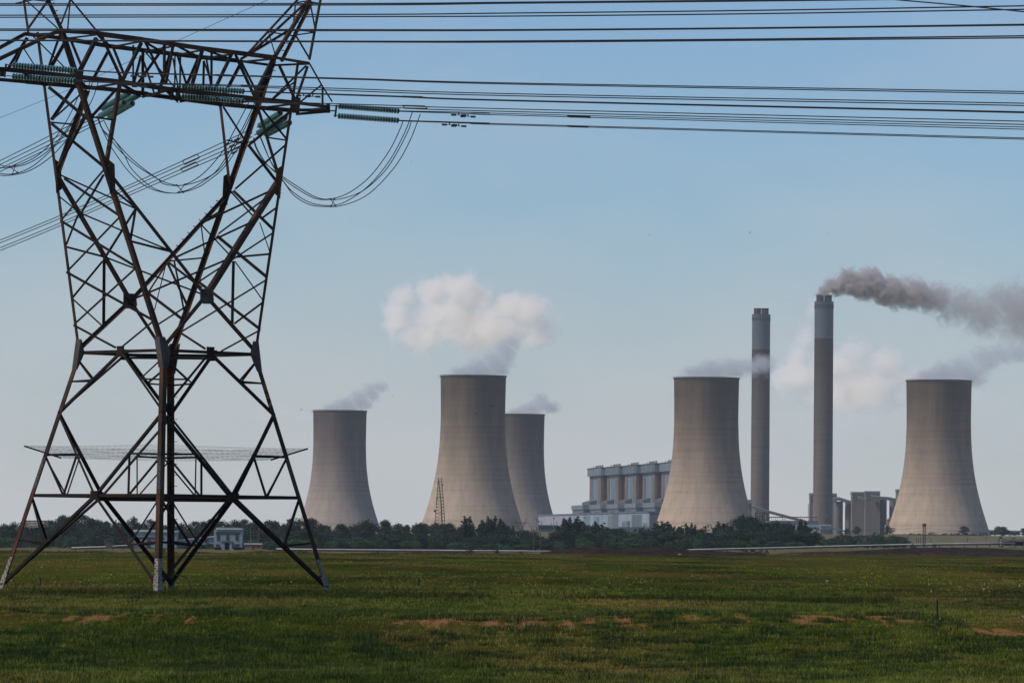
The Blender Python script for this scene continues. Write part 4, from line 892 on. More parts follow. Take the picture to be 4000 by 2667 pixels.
# ---- coal silos and galleries at the right
M['silo'] = nmat('silo_concrete', (0.14, 0.128, 0.122), (0.21, 0.192, 0.182), 0.10, 0.95, (1, 1, 0.10), c3=(0.06, 0.052, 0.05), scale2=0.05)
def silo_block(x0, x1, ytop, Y, label):
    r = empty('silo_tower', (X_at((x0 + x1) / 2, Y), Y, BASEZ), label, 'silo', 'concrete silo towers')
    pbox(r, 'shaft', x0, x1, ytop + 9, 2100, Y, 26, 'silo'); pbox(r, 'cap', x0 - 1.5, x1 + 1.5, ytop, ytop + 9, Y - 0.5, 27, 'clad_light')
    for i in range(2):
        for j in range(2): pbox(r, 'window', x0 + 8 + i * 8, x0 + 11 + i * 8, ytop + 18 + j * 12, ytop + 25 + j * 12, Y - 0.2, 0.5, 'dark')
    return r
t_ = silo_block(3166, 3268, 1925, 6050, 'concrete silo tower with pale cap, directly behind the smoking chimney'); pbox(t_, 'platform', 3158, 3168, 1941, 1943, 6048, 3, 'roof')
mb = MB(); a = P(3161, 2025, 6040); z1 = P(3161, 1968, 6040).z
for dx in (-1.1, 1.1):
    for dy in (0, 2.2): mb.bar((a.x + dx, 6040 + dy, BASEZ), (a.x + dx, 6040 + dy, z1), 0.3)
for i in range(9): z_ = lerp(a.z - 8, z1, i / 8); mb.bar((a.x - 1.1, 6040, z_), (a.x + 1.1, 6040, z_), 0.3); mb.bar((a.x - 1.1, 6040, z_), (a.x + 1.1, 6040, z_ + 2), 0.2)
mb.build('stair_tower', M['fitting'], t_)
t_ = silo_block(3329, 3380, 1920, 5960, 'middle silo tower, lower of the two adjoining pale capped towers'); t_ = silo_block(3381, 3437, 1917, 5940, 'silo tower with pale cap right of its adjoining twin'); silo_block(3505, 3560, 1910, 5900, 'silo tower peeping out left of the cooling tower beside the silos')
def silo(x0, x1, ytop, Y, label):
    a, b_ = P(x0, ytop, Y), P(x1, ytop, Y); r_ = (b_.x - a.x) / 2; c0 = ((a.x + b_.x) / 2, Y, 0)
    r = empty('coal_silo', (c0[0], Y, BASEZ), label, 'silo', 'round concrete coal silos')
    mb = MB(); mb.lathe([(r_, BASEZ - 1), (r_, a.z)], 40, c0); mb.build('barrel', M['silo'], r, False)
    mb = MB(); mb.lathe([(r_ * 1.02, a.z - 0.9), (r_ * 1.02, a.z + 0.2)], 40, c0); mb.build('top_ring', M['rim'], r)
silo(3257, 3293, 1958, 5990, 'round coal silo just beside the smoking chimney'); silo(3301, 3330, 1962, 5990, 'narrow round coal silo left of the middle silo tower'); silo(3437, 3464, 1950, 5960, 'round coal silo beside the capped twin towers'); silo(3474, 3505, 1952, 5950, 'round coal silo at the edge of the cooling tower beside the silos')
M['gallery'] = nmat('gallery_cladding', (0.30, 0.30, 0.30), (0.42, 0.42, 0.41), 0.15, 0.7)
def gallery(pts, Y, hpx, label, w=5, trest=None):
    r = empty('conveyor_gallery', P(pts[0][0], pts[0][1], Y), label, 'conveyor'); h = hpx * Y / FPX
    mb = MB(); rf = MB()
    for (xa, ya), (xb, yb) in zip(pts[:-1], pts[1:]):
        a, b_ = P(xa, ya + hpx * 0.6, Y), P(xb, yb + hpx * 0.6, Y); mb.bar(a, b_, w, h * 0.8); rf.bar(a + vert * h * 0.5, b_ + vert * h * 0.5, w * 1.1, h * 0.25)
    mb.build('body', M['clad_mid'], r); rf.build('roof', M['gallery'], r)
    for x, y0, y1 in (trest or []):
        mb = MB(); a = P(x, y0, Y); b_ = P(x, y1, Y)
        for dx in (-1.2, 1.2): mb.bar((a.x + dx * 0.6, Y, a.z), (b_.x + dx * 1.6, Y, b_.z), 0.5)
        for i in range(4): z_ = lerp(a.z, b_.z, i / 4); mb.bar((a.x - 1.5, Y, z_), (a.x + 1.5, Y, lerp(a.z, b_.z, (i + 1) / 4)), 0.25)
        mb.build('trestle', M['fitting'], r)
    return r
gallery([(3256, 1945), (3275, 1940), (3300, 1948), (3330, 1957)], 5982, 13, 'covered gallery bridging the round silos beside the smoking chimney')
gallery([(3352, 1938), (3380, 1950)], 5952, 12, 'short gallery between the two capped silo towers')
gallery([(3402, 1933), (3437, 1938), (3470, 1940), (3506, 1948)], 5935, 13, 'covered gallery running from the capped twin towers towards the last cooling tower')
gallery([(2937, 1973), (3000, 1992), (3070, 2011), (3143, 2030), (3160, 2038)], 5100, 11, 'long inclined conveyor gallery sloping down below the idle chimney', 5, [(2958, 1984, 2060), (2985, 1992, 2060), (3062, 2013, 2050)])
gallery([(3246, 2057), (3290, 2068), (3332, 2079)], 4700, 6, 'short sloping conveyor at the foot of the smoking chimney', 3)
r0 = empty('transfer_tower', (X_at(2930, 5120), 5120, BASEZ), 'grey transfer tower at the upper end of the inclined conveyor', 'building')
pbox(r0, 'shaft', 2915, 2935, 1967, 2080, 5120, 14, 'clad_mid'); pbox(r0, 'head', 2912, 2940, 1951, 1967, 5117, 20, 'clad_light')
r0 = empty('ash_plant', (X_at(2970, 5050), 5050, BASEZ), 'cluttered steel ash plant frame under the inclined conveyor', 'building')
mb = MB()
for i in range(7):
    x = 2950 + i * 9; a, b_ = P(x, 2000 + (i % 2) * 6, 5050), P(x, 2070, 5050); mb.bar(a, b_, 0.8)
for y in (2002, 2016, 2030, 2044): mb.bar(P(2950, y, 5050), P(3004, y, 5050), 0.6)
for i in range(6): mb.bar(P(2950 + i * 9, 2044, 5050), P(2959 + i * 9, 2016, 5050), 0.35)
mb.build('frame', M['fitting'], r0); pbox(r0, 'hopper', 2962, 2974, 2006, 2034, 5056, 5, 'clad_light'); pbox(r0, 'tank', 2984, 2995, 2010, 2036, 5058, 5, 'white'); pbox(r0, 'chute', 2948, 2960, 2020, 2068, 5056, 4, 'roof')
r0 = empty('coal_shed', (X_at(3100, 4700), 4700, BASEZ), 'pale blue shed with sloping shoulders behind the dark trees', 'building')
a0, a1, a2 = P(2996, 2086, 4700), P(3194, 2034, 4700), P(3204, 2050, 4700); xs0, xs1 = P(2996, 2034, 4700).x, a1.x
mb = MB(); pr = [(0, a0.z), (0, a1.z), (xs1 - xs0, a1.z), (a2.x - xs0, a2.z), (a2.x - xs0, a0.z)]
vs = [(xs0 + u, 4700, z) for u, z in pr] + [(xs0 + u, 4725, z) for u, z in pr]; mb.add(vs, [(0, 1, 2, 3, 4), (9, 8, 7, 6, 5)] + [(i, (i + 1) % 5, 5 + (i + 1) % 5, 5 + i) for i in range(5)]); mb.build('wall', M['white'], r0)
pbox(r0, 'roof', 2994, 3196, 2032, 2034, 4699, 28, 'whiteroof')
for i in range(3): pbox(r0, 'duct', 3003 + i * 12, 3009 + i * 12, 2034, 2044, 4698.5, 2, 'whiteroof')
mb = MB(); mb.tube([P(2993, 2019, 4690), P(3192, 2019, 4690)], 0.45, 8)
for i in range(26): mb.bar(P(2998 + i * 7.6, 2020, 4690), P(2998 + i * 7.6, 2034, 4690), 0.22)
tag(mb.build('pipe_rack', nmat('red_oxide', (0.12, 0.045, 0.03), (0.18, 0.07, 0.05), 0.4, 0.8)), 'red pipe rack on stilts above the pale blue shed', 'pipe rack')
r0 = empty('pump_house', (X_at(3225, 4650), 4650, BASEZ), 'small grey pump house with pale roof beside the shed', 'building')
pbox(r0, 'wall', 3205, 3250, 2053, 2066, 4650, 10, 'white'); pbox(r0, 'roof', 3202, 3248, 2049, 2053, 4649, 12, 'whiteroof')
for i in range(7): pbox(r0, 'pier', 3207 + i * 7, 3209 + i * 7, 2066, 2082, 4651, 0.6, 'fitting')
pbox(r0, 'window', 3217, 3221, 2057, 2062, 4649.6, 0.5, 'dark')
r0 = empty('storage_tank', (X_at(3472, 5300), 5300, BASEZ), 'rust brown storage tank left of the cooling tower beside the silos', 'tank')
M['tank'] = nmat('rusty_tank', (0.16, 0.085, 0.06), (0.24, 0.14, 0.10), 0.2, 0.8, (1, 1, 0.3))
a, b_ = P(3461, 2027, 5300), P(3484, 2080, 5300); mb = MB(); mb.lathe([((b_.x - a.x) / 2, BASEZ - 1), ((b_.x - a.x) / 2, a.z)], 32, ((a.x + b_.x) / 2, 5300, 0)); mb.build('barrel', M['tank'], r0, False)
for i in range(3): pbox(r0, 'roof_pipe', 3468 + i * 5, 3471 + i * 5, 2022, 2027, 5300, 1, 'tank')
pbox(r0, 'tank_hatch', 3457, 3461, 2049, 2080, 5298, 2, 'whiteroof')
for x0, x1, yt, lb in ((3862, 3893, 2069, 'left'), (3905, 3935, 2068, 'middle'), (3935, 3985, 2071, 'right')):
    r0 = empty('far_shed', (X_at((x0 + x1) / 2, 5600), 5600, BASEZ), 'blue grey far shed on the platform, %s of three right of the towers' % lb, 'building', 'far sheds')
    pbox(r0, 'wall', x0, x1, yt + 3, yt + 18, 5600, 15, 'clad_blue'); pbox(r0, 'roof', x0 - 2, x1 + 2, yt, yt + 3, 5598, 19, 'roof')

# ---- masts, small pylons, poles
M['redsteel'] = nmat('red_oxide_steel', (0.085, 0.045, 0.038), (0.13, 0.075, 0.06), 0.3, 0.8)
def Pm(x, y, Y): return P(x, y, Y)
r0 = empty('radio_mast', (X_at(1718, 3600), 3600, zfar(X_at(1718, 3600), 3600)), 'lattice radio mast with dish antennas before the tall tan tower', 'mast')
mb = MB(); Y = 3600; yb, yt = 2130, 1864
def mastx(y, s_): return 1718.5 + s_ * interp(y, [1864, 1880, 2045, 2130], [6.3, 6.3, 20, 26])
for s_ in (-1, 1):
    for dy in (-1, 1):
        a, b_ = P(mastx(yb, s_), yb, Y), P(mastx(yt, s_), yt, Y); w = abs(mastx(yb, 1) - 1718.5) * Y / FPX; w2 = 6.3 * Y / FPX
        a.y += dy * w; b_.y += dy * w2; mb.bar(a, b_, 0.30)
for i in range(20):
    ya, yc = lerp(2120, 1866, i / 20), lerp(2120, 1866, (i + 1) / 20)
    for dy in (-1, 1):
        w = abs(mastx(ya, 1) - 1718.5) * Y / FPX * dy; off = Vector((0, w, 0))
        mb.bar(P(mastx(ya, -1), ya, Y) + off, P(mastx(yc, 1), yc, Y) + off, 0.14); mb.bar(P(mastx(ya, 1), ya, Y) + off, P(mastx(yc, -1), yc, Y) + off, 0.14); mb.bar(P(mastx(ya, -1), ya, Y) + off, P(mastx(ya, 1), ya, Y) + off, 0.18)
mb.build('lattice', M['redsteel'], r0)
mb = MB(); mb.bar(P(1713, 1876, Y), P(1722, 1950, Y), 0.55); mb.bar(P(1722, 1950, Y), P(1728, 2060, Y), 0.75); mb.build('cable_ladder', M['fitting'], r0)
for x, y, r_, mt in ((1698, 1995, 4.2, 'fitting'), (1728, 1895, 3.0, 'fitting'), (1712, 1873, 1.6, 'whiteroof'), (1730, 1889, 2.2, 'whiteroof')):
    c_ = P(x, y, Y - 2); mb = MB(); rr = r_ * Y / FPX
    mb.tube([c_ + Vector((0, 0, 0)), c_ + Vector((0.15, -0.5, 0))], rr, 14); mb.build('dish_antenna', M[mt], r0)
for y in (1940, 2003): 
    mb = MB(); mb.bar(P(mastx(y, -1) - 3, y, Y), P(mastx(y, 1) + 3, y, Y), 0.5, 0.25); mb.build('platform', M['fitting'], r0)
for x in (1708, 1704, 1732): 
    mb = MB(); mb.tube([P(x, 1940, Y - 2), P(x, 1952, Y - 2)], 0.25, 6); mb.build('panel_antenna', M['whiteroof'], r0)
def small_pylon(cx, yb, ytip, half, Y, label):
    r = empty('small_pylon', (X_at(cx, Y), Y, P(cx, yb, Y).z), label, 'pylon', 'small far pylons'); mb = MB()
    yc = ytip + 18; yw = lerp(yc, yb, 0.30)
    for s_ in (-1, 1):
        for o_ in (-1, 1):
            d = Vector((0, o_ * 2.0, 0))
            mb.bar(P(cx + s_ * half * 0.50, yb, Y) + d, P(cx + s_ * 3, yw, Y) + d * 0.4, 0.28)
            mb.bar(P(cx + s_ * 3, yw, Y) + d * 0.4, P(cx + s_ * half * 0.78, yc, Y) + d * 0.3, 0.26); mb.bar(P(cx - s_ * 1, yw, Y) + d * 0.4, P(cx + s_ * half * 0.55, yc, Y) + d * 0.3, 0.22)
            mb.bar(P(cx + s_ * half * 0.6, yc, Y) + d * 0.3, P(cx + s_ * half * 0.80, ytip, Y), 0.20); mb.bar(P(cx + s_ * half * 0.9, yc, Y) + d * 0.3, P(cx + s_ * half * 0.80, ytip, Y), 0.20)
        for i in range(5):
            t0, t1 = i / 5, (i + 1) / 5; mb.bar(P(lerp(cx + s_ * half * 0.5, cx + s_ * 3, t0), lerp(yb, yw, t0), Y), P(lerp(cx - s_ * half * 0.5, cx - s_ * 3, t1), lerp(yb, yw, t1), Y), 0.15)
            mb.bar(P(lerp(cx + s_ * 3, cx + s_ * half * 0.78, t0), lerp(yw, yc, t0), Y), P(lerp(cx - s_, cx + s_ * half * 0.55, t1), lerp(yw, yc, t1), Y), 0.14)
    mb.build('lattice', M['redsteel'], r); mb = MB()
    mb.bar(P(cx - half * 1.3, yc + 3, Y), P(cx + half * 1.3, yc + 3, Y), 0.25); mb.bar(P(cx - half * 0.9, yc - 2, Y), P(cx + half * 0.9, yc - 2, Y), 0.22); mb.build('crossarm', M['redsteel'], r)
small_pylon(2033, 2150, 2022, 27, 2950, 'small rusty Y shaped pylon rising from the trees before the far tower')
small_pylon(2087, 2120, 2058, 14, 3700, 'tiny lattice pylon with spread arms near the light masts')
def light_mast(x, y0, y1, Y, label):
    r = empty('light_mast', (X_at(x, Y), Y, P(x, y1, Y).z), label, 'light mast', 'tall yard light masts')
    mb = MB(); kq = Y / 4300; mb.tube([P(x, y1, Y), P(x, y0 + 2, Y)], 0.30 * kq, 8, 0.17 * kq); mb.build('pole', M['clad_mid'], r); mb = MB(); c_ = P(x, y0, Y); wq = 1 if Y > 3000 else 0.25; mb.box(c_.x - 0.9 * wq, c_.x + 0.9 * wq, Y - 0.6 * wq, Y + 0.6 * wq, c_.z - 0.35 * wq, c_.z + 0.35 * wq); mb.box(c_.x - 1.2 * wq, c_.x + 1.2 * wq, Y - 0.9 * wq, Y + 0.9 * wq, c_.z + 0.35 * wq, c_.z + 0.55 * wq); mb.build('lamp_head', M['clad_light'], r)
light_mast(2095, 2028, 2095, 4300, 'yard light mast left of the switchgear block'); light_mast(2103, 2036, 2140, 3800, 'yard light mast in front of the switchgear block corner'); light_mast(2163, 2024, 2090, 4300, 'pale yard light mast above the right end of the switchgear block'); light_mast(2284, 2021, 2075, 4300, 'yard light mast before the turbine hall wall')
light_mast(979, 2059, 2150, 1750, 'thin lamp mast right of the white transfer house'); light_mast(3234, 2017, 2086, 4500, 'thin lamp mast at the foot of the smoking chimney'); light_mast(3307, 2027, 2082, 4500, 'lamp mast in front of the silos')
def pole(x, y0, y1, Y, label, arm=10, mat='redsteel', tw=0):
    r = empty('utility_pole', (X_at(x, Y), Y, P(x, y1, Y).z), label, 'pole', 'utility poles'); mb = MB()
    for dx in ((-tw, tw) if tw else (0,)): mb.tube([P(x + dx, y1, Y), P(x + dx, y0, Y)], 0.16, 6)
    if tw:
        for i in range(14): mb.bar(P(x - tw, lerp(y0, y1, i / 14), Y), P(x + tw, lerp(y0, y1, (i + 1) / 14), Y), 0.12)
    mb.build('post', M[mat], r)
    if arm: mb = MB(); mb.bar(P(x - arm, y0 + 6, Y), P(x + arm, y0 + 5, Y), 0.16); mb.bar(P(x - arm * 0.7, y0 + 12, Y), P(x + arm * 0.7, y0 + 11, Y), 0.14); mb.build('crossarm', M[mat], r)
    return r
pole(2084, 2066, 2152, 2000, 'rusty pole with angled arms left of the ploughed mound', 9); pole(2111, 2075, 2153, 2000, 'bare rusty pole just left of the ploughed mound', 0); pole(2456, 2034, 2110, 3300, 'rusty lattice pole in front of the turbine hall', 9, 'redsteel', 3)
pole(2699, 2070, 2146, 1900, 'dark pole with short arms in front of the middle trees', 11, 'fitting'); tp = pole(3610, 2046, 2142, 1750, 'tall twin pole with a head of fittings before the tower beside the silos', 0, 'redsteel', 4)
mb = MB(); mb.box(*(lambda a, b_: (a.x, b_.x, 1749, 1751, b_.z, a.z))(P(3604, 2044, 1750), P(3617, 2056, 1750))); mb.build('pole_head', M['redsteel'], tp)
for x, y0, y1 in ((3546, 2090, 2114), (3580, 2098, 2122), (3588, 2102, 2124), (3595, 2096, 2122), (3636, 2102, 2124), (3780, 2098, 2122), (3852, 2078, 2106)): pole(x, y0, y1, 3650, 'thin dark pole on the bank before the tower beside the silos, %d px band' % x if 0 else {3546: 'thin dark pole at the right end of the bank bushes', 3580: 'thin dark pole, leftmost of the three left of the twin pole', 3588: 'thin dark pole, middle of the three left of the twin pole', 3595: 'thin dark pole, rightmost of the three left of the twin pole', 3636: 'thin dark pole just right of the twin pole', 3780: 'thin dark pole on the bank below the lone bush', 3852: 'thin dark pole at the edge of the tower beside the silos'}[x], 3, 'fitting')
pole(1010, 2062, 2145, 2100, 'rusty brown pole among the trees right of the brick hut', 0)
def far_wire(pts, Y, r_, lb): 
    mb = MB(); mb.tube(spline([P(x, y, Y) for x, y in pts], 6), r_, 4); tag(mb.build('overhead_line', M['wire']), lb, 'cable')
far_wire([(3280, 2073), (3400, 2071), (3520, 2066), (3606, 2061)], 1760, 0.045, 'thin line sagging left from the twin pole'); far_wire([(3612, 2061), (3740, 2072), (3860, 2080), (4140, 2092)], 1760, 0.045, 'thin line sagging right from the twin pole')
far_wire([(2400, 2054), (2430, 2052), (2455, 2047), (2500, 2054), (2560, 2056), (2700, 2066), (2790, 2072)], 3300, 0.06, 'dark line hung from the lattice pole across the turbine hall')

# ================================================================ conveyors and left-hand buildings
M['pipe'] = nmat('white_belt_cover', (0.30, 0.31, 0.31), (0.46, 0.47, 0.46), 0.15, 0.6)
def belt(pts, Y, label):
    q = [P(x, y, Y) for x, y in pts]; r = empty('covered_conveyor', q[0], label, 'conveyor')
    mb = MB(); mb.tube(q, 0.22, 10); mb.build('cover', M['pipe'], r, True)
    mb = MB()
    for a, b_ in zip(q[:-1], q[1:]): mb.bar(a - vert * 0.42, b_ - vert * 0.42, 0.5, 0.30)
    mb.build('belt_frame', M['dark'], r)
    mb = MB(); L_ = sum((b_ - a).length for a, b_ in zip(q[:-1], q[1:])); nps = int(L_ / 4)
    for i in range(nps + 1):
        t = i / nps * (len(q) - 1); j = min(int(t), len(q) - 2); p = lerp(q[j], q[j + 1], t - j); mb.bar(p - vert * 0.5, p - vert * 1.6, 0.16)
    mb.build('supports', M['dark'], r)
belt([(1080, 2143), (1250, 2145), (1650, 2148), (2050, 2151), (2170, 2153)], 1680, 'long white covered conveyor along the field edge in front of the trees')
belt([(2640, 2149), (2730, 2145), (2850, 2142), (3050, 2138), (3300, 2131), (3560, 2125), (3760, 2122), (3965, 2120)], 1800, 'white covered conveyor climbing right behind the ploughed ground')
belt([(280, 2138), (400, 2135), (480, 2130), (560, 2128)], 1760, 'white covered conveyor rising to the low transfer house')
M['bluewall'] = nmat('pale_blue_sheeting', (0.165, 0.235, 0.265), (0.24, 0.315, 0.345), 0.6, 0.7, (1, 1, 0.2))
M['winbrown'] = nmat('dirty_glazing', (0.022, 0.020, 0.018), (0.065, 0.058, 0.05), 1.2, 0.5)
YH = 1780
h1 = empty('transfer_house', P(590, 2142, YH), 'low pale blue transfer house mostly hidden by the pylon legs', 'building')
pbox(h1, 'wall', 523, 690, 2078, 2140, YH, 9, 'bluewall'); pbox(h1, 'roof', 521, 692, 2068, 2078, YH - 0.4, 10, 'whiteroof'); pbox(h1, 'ridge_vent', 533, 680, 2065, 2068, YH + 2, 3, 'roof')
for x0, x1, y0, y1 in ((530, 640, 2096, 2105), (575, 590, 2106, 2120), (570, 588, 2128, 2140)): pbox(h1, 'window', x0, x1, y0, y1, YH - 0.12, 0.3, 'winbrown')
h2 = empty('transfer_house', P(890, 2146, YH), 'tall pale blue transfer house with dark doorway, seen between pylon legs', 'building')
pbox(h2, 'wall', 836, 945, 2068, 2137, YH, 9, 'bluewall'); pbox(h2, 'roof', 843, 945, 2061, 2068, YH - 0.4, 10, 'whiteroof'); pbox(h2, 'ridge_vent', 846, 932, 2057.5, 2061, YH + 1, 4, 'roof')
for x0, x1, y0, y1 in ((843, 936, 2077, 2086), (847, 858, 2086.5, 2110), (884, 894, 2086.5, 2110), (920, 931, 2086.5, 2110), (843, 857, 2124, 2134), (920, 935, 2124, 2134)): pbox(h2, 'window', x0, x1, y0, y1, YH - 0.15, 0.3, 'winbrown')
pbox(h2, 'doorway', 879, 895, 2120, 2146, YH - 0.2, 0.5, 'dark'); pbox(h2, 'porch', 864, 908, 2112, 2118, YH - 2, 2, 'roof')
for x in (866, 897): pbox(h2, 'porch_wall', x, x + 11 if x < 880 else x + 9, 2118, 2146, YH - 1.8, 1.8, 'bluewall')
for x in (838, 850, 862, 912, 924, 940): pbox(h2, 'stilt', x, x + 2.5, 2137, 2147, YH + 0.5, 0.4, 'dark')
pbox(h2, 'undercroft', 838, 944, 2138, 2147, YH + 3, 3, 'dark')
gl = empty('conveyor_gallery', P(740, 2110, YH), 'pale blue sloping gallery joining the two transfer houses', 'conveyor'); mb = MB()
pa = [(P(x, y, YH + 2), P(x, y2, YH + 2)) for x, y, y2 in ((672, 2114, 2136), (836, 2096, 2122))]
mb.add([pa[0][0], pa[1][0], pa[1][1], pa[0][1]] + [p + Vector((0, 3, 0)) for p in (pa[0][0], pa[1][0], pa[1][1], pa[0][1])], [(3, 2, 1, 0), (4, 5, 6, 7), (0, 1, 5, 4), (1, 2, 6, 5), (2, 3, 7, 6), (3, 0, 4, 7)]); mb.build('body', M['bluewall'], gl)
mb = MB(); mb.bar(P(670, 2112, YH + 3.5), P(838, 2094, YH + 3.5), 4, 0.35); mb.build('roof', M['whiteroof'], gl)
for x0, x1, y0, y1 in ((690, 702, 2116, 2128), (800, 812, 2106, 2118)): pbox(gl, 'window', x0, x1, y0, y1, YH + 1.8, 0.4, 'winbrown')
bk = empty('brick_hut', P(990, 2147, YH), 'small orange brick hut with pale flat roof', 'building')
M['orange'] = nmat('orange_brick', (0.20, 0.085, 0.05), (0.30, 0.14, 0.085), 3, 0.9, (1, 1, 3))
pbox(bk, 'wall', 957, 1023, 2126, 2146, YH, 5, 'orange'); pbox(bk, 'roof', 953, 1024, 2120, 2126, YH - 0.3, 6, 'whiteroof'); pbox(bk, 'door', 985, 992, 2130, 2146, YH - 0.1, 0.3, 'winbrown'); pbox(bk, 'window', 1004, 1012, 2130, 2137, YH - 0.1, 0.3, 'winbrown')
tk = empty('water_tank', P(130, 2110, 2050), 'rusty panelled water tank on a dark trestle behind the left leg', 'tank')
M['tankpanel'] = nmat('patchy_tank_panels', (0.11, 0.06, 0.055), (0.25, 0.21, 0.21), 0.75, 0.9)
for i in range(3): pbox(tk, 'panel_tier', 84, 187, 2031 + i * 9, 2039.4 + i * 9, 2050 - 0.02 * i, 8, 'tankpanel')
pbox(tk, 'tank_floor', 82, 189, 2058.5, 2061, 2049.5, 9, 'dark')
mb = MB()
for i in range(7):
    for dy in (0, 4, 8):
        a, b_ = P(88 + i * 15.8, 2060, 2050), P(88 + i * 15.8, 2138, 2050); off = Vector((0, dy, 0)); mb.bar(a + off, b_ + off, 0.28)
for i in range(6):
    for j in range(3): mb.bar(P(88 + i * 15.8, 2062 + j * 22, 2050), P(88 + (i + 1) * 15.8, 2084 + j * 22, 2050), 0.14); mb.bar(P(88 + (i + 1) * 15.8, 2062 + j * 22, 2050), P(88 + i * 15.8, 2084 + j * 22, 2050), 0.14)
mb.build('trestle', M['fitting'], tk)
bt = empty('brick_tower', P(425, 2140, 1740), 'small dark brick tower with green side frames, left of the transfer house', 'building')
pbox(bt, 'wall', 414, 437, 2107, 2139, 1740, 2.5, 'brick'); pbox(bt, 'roof', 412, 439, 2104, 2107, 1739.7, 3.1, 'roof')
M['greensteel'] = nmat('green_steel', (0.04, 0.12, 0.09), (0.07, 0.18, 0.13), 1, 0.7)
mb = MB()
for x in (408, 412, 439, 443): mb.bar(P(x, 2105, 1740), P(x, 2132, 1740), 0.09)
for y in (2106, 2112, 2118, 2124, 2130): mb.bar(P(408, y, 1740), P(413, y, 1740), 0.07); mb.bar(P(438, y, 1740), P(443, y, 1740), 0.07)
mb.build('side_frame', M['greensteel'], bt)
# culvert bridge at the right edge
cb = empty('culvert_bridge', P(3950, 2128, 2250), 'concrete culvert bridge with dark openings at the right edge', 'bridge')
pbox(cb, 'deck', 3912, 4060, 2104, 2112, 2250, 8, 'silo')
for x0, x1 in ((3912, 3920), (3952, 3964), (3998, 4006), (4050, 4060)): pbox(cb, 'pier', x0, x1, 2112, 2132, 2250.5, 7, 'silo')
pbox(cb, 'opening', 3918, 4052, 2113, 2131, 2255, 2, 'dark')
# parked vehicles seen by the left buildings
def vehicle(x0, x1, y0, y1, Y, mat, label, name='parked_car', cat='car'):
    a, b_ = P(x0, y0, Y), P(x1, y1, Y); L_, h = b_.x - a.x, a.z - b_.z; r = empty(name, (a.x + L_ / 2, Y, b_.z), label, cat)
    pr = [(0, 0.22), (0, 0.55), (0.10, 0.60), (0.24, 1.0), (0.70, 1.0), (0.86, 0.62), (1.0, 0.55), (1.0, 0.22)]; wv = 1.7; mb = MB(); kk = len(pr)
    vs = [(a.x + u * L_, Y, b_.z + v * h) for u, v in pr] + [(a.x + u * L_, Y + wv, b_.z + v * h) for u, v in pr]
    mb.add(vs, [tuple(range(kk))[::-1], tuple(range(kk, 2 * kk))] + [(i, (i + 1) % kk, kk + (i + 1) % kk, kk + i) for i in range(kk)]); mb.build('body', mat, r)
    for u in (0.2, 0.8):
        mb = MB(); c_ = Vector((a.x + u * L_, Y - 0.02, b_.z + 0.24 * h)); mb.tube([c_, c_ + Vector((0, 0.25, 0))], 0.24 * h, 14); mb.build('wheel', M['dark'], r)
    mb = MB(); mb.box(a.x + 0.27 * L_, a.x + 0.70 * L_, Y - 0.02, Y + 0.05, b_.z + 0.64 * h, b_.z + 0.93 * h); mb.build('side_window', M['winbrown'], r)
paint = nmat('silver_paint', (0.45, 0.46, 0.46), (0.5, 0.5, 0.5), 1, 0.3); dpaint = nmat('dark_paint', (0.02, 0.022, 0.025), (0.03, 0.03, 0.034), 1, 0.3)
vehicle(897, 914, 2142, 2149, 1740, paint, 'pale parked car before the dark doorway of the tall transfer house'); vehicle(1047, 1094, 2141, 2150, 1700, dpaint, 'dark long parked vehicle left of the conveyor start')

# ================================================================ TREES
m, n, l, b = new_mat('tree_foliage')
oi = n.new('ShaderNodeObjectInfo'); tc = n.new('ShaderNodeTexCoord').outputs['Object']
t1 = noise(n, l, tc, 9.0, 3, 0.6); rp = ramp(n, [(0.3, (0.012, 0.027, 0.020)), (0.55, (0.029, 0.055, 0.034)), (0.75, (0.066, 0.100, 0.054))]); l.new(t1.outputs[0], rp.inputs[0])
c = mixc(n, l, 1.0, rp.outputs[0], oi.outputs['Color'], 'MULTIPLY')
l.new(c, b.inputs['Base Color']); b.inputs['Roughness'].default_value = 0.85; b.inputs['Specular IOR Level'].default_value = 0.15
M['leaf'] = m
M['bark'] = nmat('bark', (0.020, 0.015, 0.012), (0.05, 0.04, 0.032), 3, 0.9)
def leaf_mesh(name, clumps, per, size, seed):
    """clumps: (N,4) centre and radius; every clump is a loose cloud of small leaf cards"""
    g = np.random.default_rng(seed); N = len(clumps); K = N * per; C_ = np.repeat(np.array(clumps), per, 0)
    d = g.normal(0, 1, (K, 3)); d /= np.linalg.norm(d, axis=1)[:, None]; p = C_[:, :3] + d * (C_[:, 3] * g.uniform(0.35, 1.08, K) )[:, None] * np.array([1, 1, 0.85])
    a = g.normal(0, 1, (K, 3)); a /= np.linalg.norm(a, axis=1)[:, None]; b_ = np.cross(a, g.normal(0, 1, (K, 3))); b_ /= np.linalg.norm(b_, axis=1)[:, None]
    s_ = (size * g.uniform(0.6, 1.5, K))[:, None]
    V = np.stack([p - a * s_, p + b_ * s_ * 0.6, p + a * s_, p - b_ * s_ * 0.6], 1).reshape(-1, 3)
    me = bpy.data.meshes.new(name); me.vertices.add(K * 4); me.loops.add(K * 4); me.polygons.add(K)
    me.vertices.foreach_set('co', V.ravel()); me.loops.foreach_set('vertex_index', np.arange(K * 4, dtype=np.int32))
    me.polygons.foreach_set('loop_start', np.arange(0, K * 4, 4, dtype=np.int32)); me.polygons.foreach_set('loop_total', np.full(K, 4, dtype=np.int32))
    me.update(calc_edges=True); me.materials.append(M['leaf']); return me
